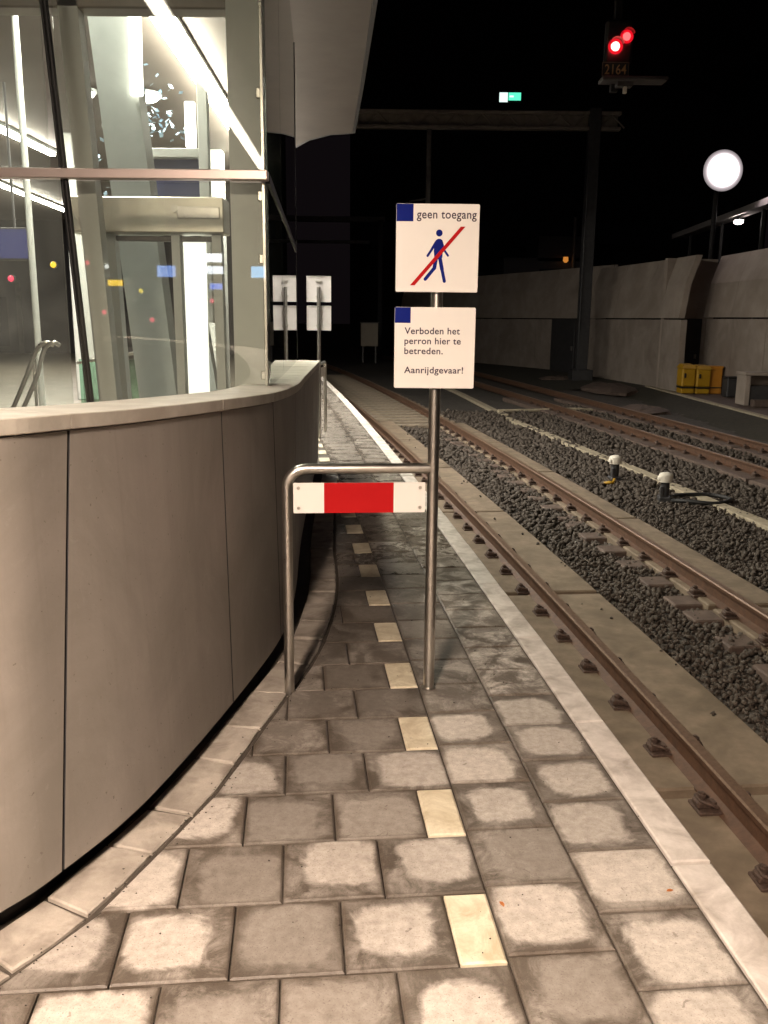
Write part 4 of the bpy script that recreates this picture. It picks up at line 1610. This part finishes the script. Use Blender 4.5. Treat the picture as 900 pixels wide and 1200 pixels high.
# rubble lumps at the wall foot
def rock(x, y, z, sx_, sy, sz, seed, label, rz=0):
    r = random.Random(seed)
    b = MB()
    rings = []
    for i, (f, h) in enumerate(((1.0, 0), (.92, .5), (.62, .9), (.18, 1.0))):
        rings.append([(math.cos(a * .524) * sx_ * f * r.uniform(.8, 1.1), math.sin(a * .524) * sy * f * r.uniform(.8, 1.1), h * sz * r.uniform(.85, 1.1)) for a in range(12)])
    vs = [p for g_ in rings for p in g_]
    fs = [(i * 12 + k, i * 12 + (k + 1) % 12, (i + 1) * 12 + (k + 1) % 12, (i + 1) * 12 + k) for i in range(3) for k in range(12)] + [list(range(36, 48))]
    b.add(vs, fs)
    o = b.build('rubble_mound', SLABD, None, (x, y, z))
    o.rotation_euler = (0, 0, rz)
    tag(o, label, 'rubble')


rock(7.1, 24.6, -.86, .75, 1.0, .22, 2, 'broken pale concrete mound beside the far track near the middle noise wall')
rock(7.9, 31.5, -.78, .9, 2.3, .24, 4, 'grey heap of earth along the foot of the middle noise wall')
rock(6.95, 36.6, -.80, .75, .6, .22, 8, 'low pale lump of concrete in front of the dark mast')

# ------------------------------------------------------------------ overhead line portal
gt = thing('catenary_portal', 'dark steel portal with a tall mast and a beam across the tracks', 'portal', (7.82, 36.0, -.68))
gt.scale = (.818, .818, .90)
b = MB()
b.bbox((0, 0, 5.6), (.54, .5, 11.3), .03)
b.bbox((0, 0, .2), (1.0, 1.0, .5), .03)
b.build('mast', DARK, gt)
b = MB()
b.bbox((-14.2, 0, 5.6), (.42, .42, 11.3), .03)
b.build('mast', DARK, gt)
b = MB()
b.bbox((-6.9, 0, 11.05), (16.2, .38, .14), .02)
b.bbox((-6.9, 0, 10.45), (16.2, .38, .14), .02)
for i in range(27):
    x_ = -14.8 + i * .6
    b.tube([(x_, 0, 10.48 if i % 2 else 11.02), (x_ + .6, 0, 11.02 if i % 2 else 10.48)], .04, 6)
b.box((-6.9, .1, 10.75), (16.0, .02, .5))
b.build('beam', surf('dim_portal_paint', (.19, .165, .145), (.25, .22, .19), 4, .6, 0, .1, 30), gt)
b = MB()
b.bbox((-7.63, 0, 8.9), (.22, .22, 3.1), .02)
b.tube([(-7.63, 0, 7.6), (-8.5, .1, 7.5)], .04, 8)
b.build('drop_post', DARKSTEEL, gt)
b = MB()
b.tube([(-.24, -.3, 2.0), (-.24, -.3, 9.0)], .05, 8)
b.build('down_pipe', DARK, gt)
gt2 = thing('catenary_portal', 'very dim distant portal beams seen past the pavilion corner', 'portal', (-4.6, 60, 0))
MB().bbox((0, 0, 7.85), (9, .3, .35), .03).build('beam', DARKSTEEL, gt2)
MB().bbox((0, 0, 6.45), (7, .2, .2), .02).build('beam', DARKSTEEL, gt2)
for x_ in (-4.4, 4.2):
    MB().bbox((x_, 0, 3.6), (.3, .3, 8.5), .02).build('mast', DARK, gt2)

# ------------------------------------------------------------------ red signal hanging above the track
sg = thing('railway_signal', 'railway signal showing red with number plate 2164 high above the tracks', 'signal', (4.25, 18.0, 6.6))
b = MB()
b.bbox((.05, .12, .12), (.52, .16, .78), .05)
b.build('head', BLACK, sg)
for dx, dz, r_, m_ in ((-.03, 0.03, .085, REDCORE), (.17, .2, .075, REDLAMP)):
    ln = MB().tube([(dx, .05, dz), (dx, -.02, dz), (dx, -.05, dz)], [r_, r_ * .92, r_ * .4], 20).build('lens', m_, sg)
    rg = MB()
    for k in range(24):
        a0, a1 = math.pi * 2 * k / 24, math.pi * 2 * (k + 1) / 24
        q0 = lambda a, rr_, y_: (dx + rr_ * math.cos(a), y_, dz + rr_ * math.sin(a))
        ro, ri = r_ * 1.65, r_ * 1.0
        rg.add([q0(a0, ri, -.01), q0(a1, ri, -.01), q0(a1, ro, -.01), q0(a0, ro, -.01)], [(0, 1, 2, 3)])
    rg.build('lens_glow', emit('red_glow_ring', (1, .006, .02), .11), ln)  # painted red glare around the lens
    hd = MB()
    arc = [(dx + r_ * 1.55 * math.cos(a), dz + r_ * 1.55 * math.sin(a)) for a in np.linspace(.2, math.pi - .2, 12)]
    hd.grid([[(x_, .03, z_), (x_, -.16, z_)] for x_, z_ in arc], 0, True)
    hd.build('hood', BLACK, ln)
np_ = MB().bbox((-.01, -.02, -.37), (.50, .02, .25), .004).build('number_plate', DARK, sg)
b = MB()
for c_, d_ in (((-.01, -.034, -.252), (.50, .006, .012)), ((-.01, -.034, -.488), (.50, .006, .012)), ((-.254, -.034, -.37), (.012, .006, .248)), ((.234, -.034, -.37), (.012, .006, .248))):
    b.box(c_, d_)
b.build('plate_border', surf('dim_plate_paint', (.20, .13, .10), (.24, .16, .12), 5, .6, 0, 0), np_)
tx = text_mesh('lettering', '2164', .24, surf('amber_plate_digits', (.62, .34, .16), (.66, .38, .18), 5, .6, 0, 0), np_, .002, .002)
fit_w(tx, 0, .40)
tx.location = (-.21, -.034, -.455)
tx.rotation_euler = (math.pi / 2, 0, 0)
b = MB()
b.bbox((.36, .1, -.53), (1.22, .4, .07), .01)
b.bbox((.2, .1, -.60), (.3, .2, .1), .01)
b.build('platform_bracket', surf('dim_grey_bracket', (.07, .062, .064), (.09, .08, .082), 5, .6, 0, 0), sg)
MB().bbox((.2, .02, -.72), (.07, .07, .12), .01).build('sensor', PAINT_CAP, sg)
MB().bbox((.05, .28, 1.4), (.14, .14, 4.2), .01).build('hanger', BLACK, sg)
MB().bbox((0.6, .3, 3.6), (14.0, .3, .4), .02).build('hanger_beam', BLACK, sg)

# ------------------------------------------------------------------ lit things far away
ob = thing('office_block', 'dark tall office block far behind the tracks', 'building', (10, 76, -1))
b = MB()
b.box((4, 4, 14), (34, 8, 28))
b.build('wall', surf('night_cladding', (.012, .011, .012), (.018, .016, .018), .3, .8, 0, 0), ob)
for i in range(5):
    MB().box((-10 + i * 6.5, -.03, 9.5), (4.2, .06, 1.6)).build('window', surf('dark_window', (.02, .02, .03), (.03, .03, .04), 2, .15, 0, 0), ob)
ex = thing('exit_sign', 'small lit green and white exit sign high on the dark building', 'sign', (9.14, 71.5, 17.85))
MB().bbox((0, .1, 0), (1.7, .16, .8), .02).build('housing', DARK, ex)
MB().box((-.5, 0, 0), (.62, .03, .66)).build('pictogram_field', WHITELIT, ex)
gp = MB().box((.33, 0, .06), (.92, .03, .54)).build('green_field', GREENLIT, ex)
MB().box((.1, -.03, .06), (.30, .02, .12)).build('arrow', WHITELIT, gp)
MB().bbox((0, 2.2, 0), (.1, 4.2, .1), .01).build('bracket', DARK, ex)

fl = thing('floodlight', 'glaring round white floodlight above the noise wall', 'lamp', (11.55, 32.4, 6.72))
MB().tube([(0, .3, 0), (0, .05, 0), (0, .01, 0)], [.35, .66, .68], 32).build('housing', DARKSTEEL, fl)
def flood_glare():  # emission fading outward paints the lamp's glare onto an oversized lens
    m, nt, b = new_mat('floodlight_glare')
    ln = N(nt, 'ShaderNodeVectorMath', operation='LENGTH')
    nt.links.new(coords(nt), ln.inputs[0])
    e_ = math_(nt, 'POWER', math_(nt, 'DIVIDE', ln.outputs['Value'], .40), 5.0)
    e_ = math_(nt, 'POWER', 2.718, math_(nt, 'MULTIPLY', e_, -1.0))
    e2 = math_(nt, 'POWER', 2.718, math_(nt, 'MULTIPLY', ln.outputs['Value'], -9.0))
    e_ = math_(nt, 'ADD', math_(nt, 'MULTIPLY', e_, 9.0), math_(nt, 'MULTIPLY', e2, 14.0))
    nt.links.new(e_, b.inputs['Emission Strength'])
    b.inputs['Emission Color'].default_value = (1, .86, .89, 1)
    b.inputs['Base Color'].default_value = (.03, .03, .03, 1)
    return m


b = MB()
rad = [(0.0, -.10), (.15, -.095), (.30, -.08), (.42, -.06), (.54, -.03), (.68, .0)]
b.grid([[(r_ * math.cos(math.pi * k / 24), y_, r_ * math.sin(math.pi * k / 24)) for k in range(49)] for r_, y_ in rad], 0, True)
b.build('lens', flood_glare(), fl)
MB().tube([(0, .5, -7.4), (0, .5, .1), (0, .3, .1)], [.11, .08, .06], 12).build('mast', DARK, fl)
ev = thing('shelter_roof', 'pale thin roof edge catching lamp light behind the noise wall', 'roof', (13.4, 38, 5.5), -.075)
b = MB()
b.box((.2, 0, .11), (.6, 13.5, .10))
b.box((-.13, 0, .12), (.05, 13.5, .22))
b.build('roof_slab', surf('pale_roof_metal', (.42, .38, .36), (.48, .44, .42), 2, .5, .2, 0), ev)
for y_ in (-5, 0, 5):
    MB().bbox((.3, y_, -3.0), (.12, .12, 6.1), .01).build('post', BLACK, ev)
el = thing('eave_lamp', 'small bright lamp under the pale roof edge right of the floodlight', 'lamp', (13.30, 35.2, 5.40))
MB().bbox((0, 0, .03), (.3, .5, .08), .01).build('housing', DARKSTEEL, el)
MB().tube([(0, 0, -.01), (0, 0, -.09), (0, 0, -.15)], [.14, .17, .08], 14).build('lens', emit('eave_lamp_lens', (1, .88, .84), 8), el)
bh = thing('service_building', 'dark low building with one orange lamp behind the farthest noise wall', 'building', (10.6, 62, -.9))
b = MB()
b.box((0, 3, 3.3), (5.4, 6, 6.6))
b.box((1.3, 3, 7.2), (3.4, 6, 1.6))
b.build('wall', FACADE, bh)
MB().box((.5, -.04, 5.4), (1.6, .08, 1.0)).build('window', surf('dark_window', (.02, .02, .03), (.03, .03, .04), 2, .15, 0, 0), bh)
MB().tube([(1.9, -.3, 4.0), (1.9, -.3, 9.2)], .10, 8).build('flue', surf('dim_flue_steel', (.2, .17, .14), (.25, .21, .18), 3, .5, .3, 0), bh)
ol = thing('wall_lamp', 'small orange lamp on the dark building left of the mast', 'lamp', (11.95, 61.5, 5.5))
MB().bbox((0, .2, .3), (.3, .5, .12), .02).build('housing', DARK, ol)
MB().tube([(0, 0, .24), (0, 0, 0), (0, 0, -.12)], [.16, .18, .08], 12).build('lens', emit('orange_lamp_lens', (1, .36, .06), .07), ol)
pb = thing('equipment_cabinet', 'pale equipment cabinet far down the curving track', 'cabinet', (-.9, 50, -.8))
MB().bbox((0, .3, 1.55), (.95, .6, 1.25), .02).build('cabinet_body', surf('cabinet_beige', (.50, .42, .32), (.55, .47, .37), 3, .6, 0, 0), pb)
for x_ in (-.35, .35):
    MB().bbox((x_, .3, .45), (.1, .4, .95), .01).build('leg', DARKSTEEL, pb)
MB().bbox((0, .28, 2.2), (1.05, .7, .06), .01).build('lid', DARKSTEEL, pb)


# grit and a few dead leaves on the paving
b = MB()
gr = random.Random(21)
for _ in range(520):
    y_ = 1.6 + 5.5 * gr.random() ** 1.6
    k0 = kerb_x(y_)
    if gr.random() < .55:
        x_ = k0 + gr.gauss(0, .03)
    else:
        x_ = gr.uniform(k0, 1.134 - .0907 * y_ - .0011 * y_ * y_)
    r_ = gr.uniform(.0012, .0045)
    vs = [(x_ + r_ * gr.uniform(.6, 1.3) * dx, y_ + r_ * gr.uniform(.6, 1.3) * dy, .001 + r_ * gr.uniform(.5, 1) * (1 + dz)) for dx, dy, dz in ((1, 0, 0), (-1, 0, 0), (0, 1, 0), (0, -1, 0), (0, 0, .8), (0, 0, -.8))]
    b.add(vs, [(0, 2, 4), (2, 1, 4), (1, 3, 4), (3, 0, 4), (2, 0, 5), (1, 2, 5), (3, 1, 5), (0, 3, 5)])
tag(b.build('grit', EARTH), kind='stuff')
for n_, (x_, y_, a_, lab) in enumerate(((.352, 2.27, .4, 'small orange leaf scrap in the joint beside the nearest white guide tile'), (.86, 2.34, 1.9, 'small orange leaf scrap in the joint along the edge stones'))):
    b = MB()
    pts = [(0, -.012, 0), (.006, -.004, .002), (.005, .006, .003), (0, .013, .001), (-.005, .006, .002), (-.006, -.004, .003)]
    b.add(pts + [(p[0], p[1], p[2] - .0006) for p in pts], [(0, 1, 2, 3, 4, 5), (11, 10, 9, 8, 7, 6)] + [(6 + i, 6 + (i + 1) % 6, (i + 1) % 6, i) for i in range(6)])
    o = b.build('dead_leaf', surf('orange_leaf', (.35, .10, .02), (.45, .16, .04), 60, .7, 0, 0), None, (x_, y_, .003))
    o.rotation_euler = (0, 0, a_)
    tag(o, lab, 'leaf')
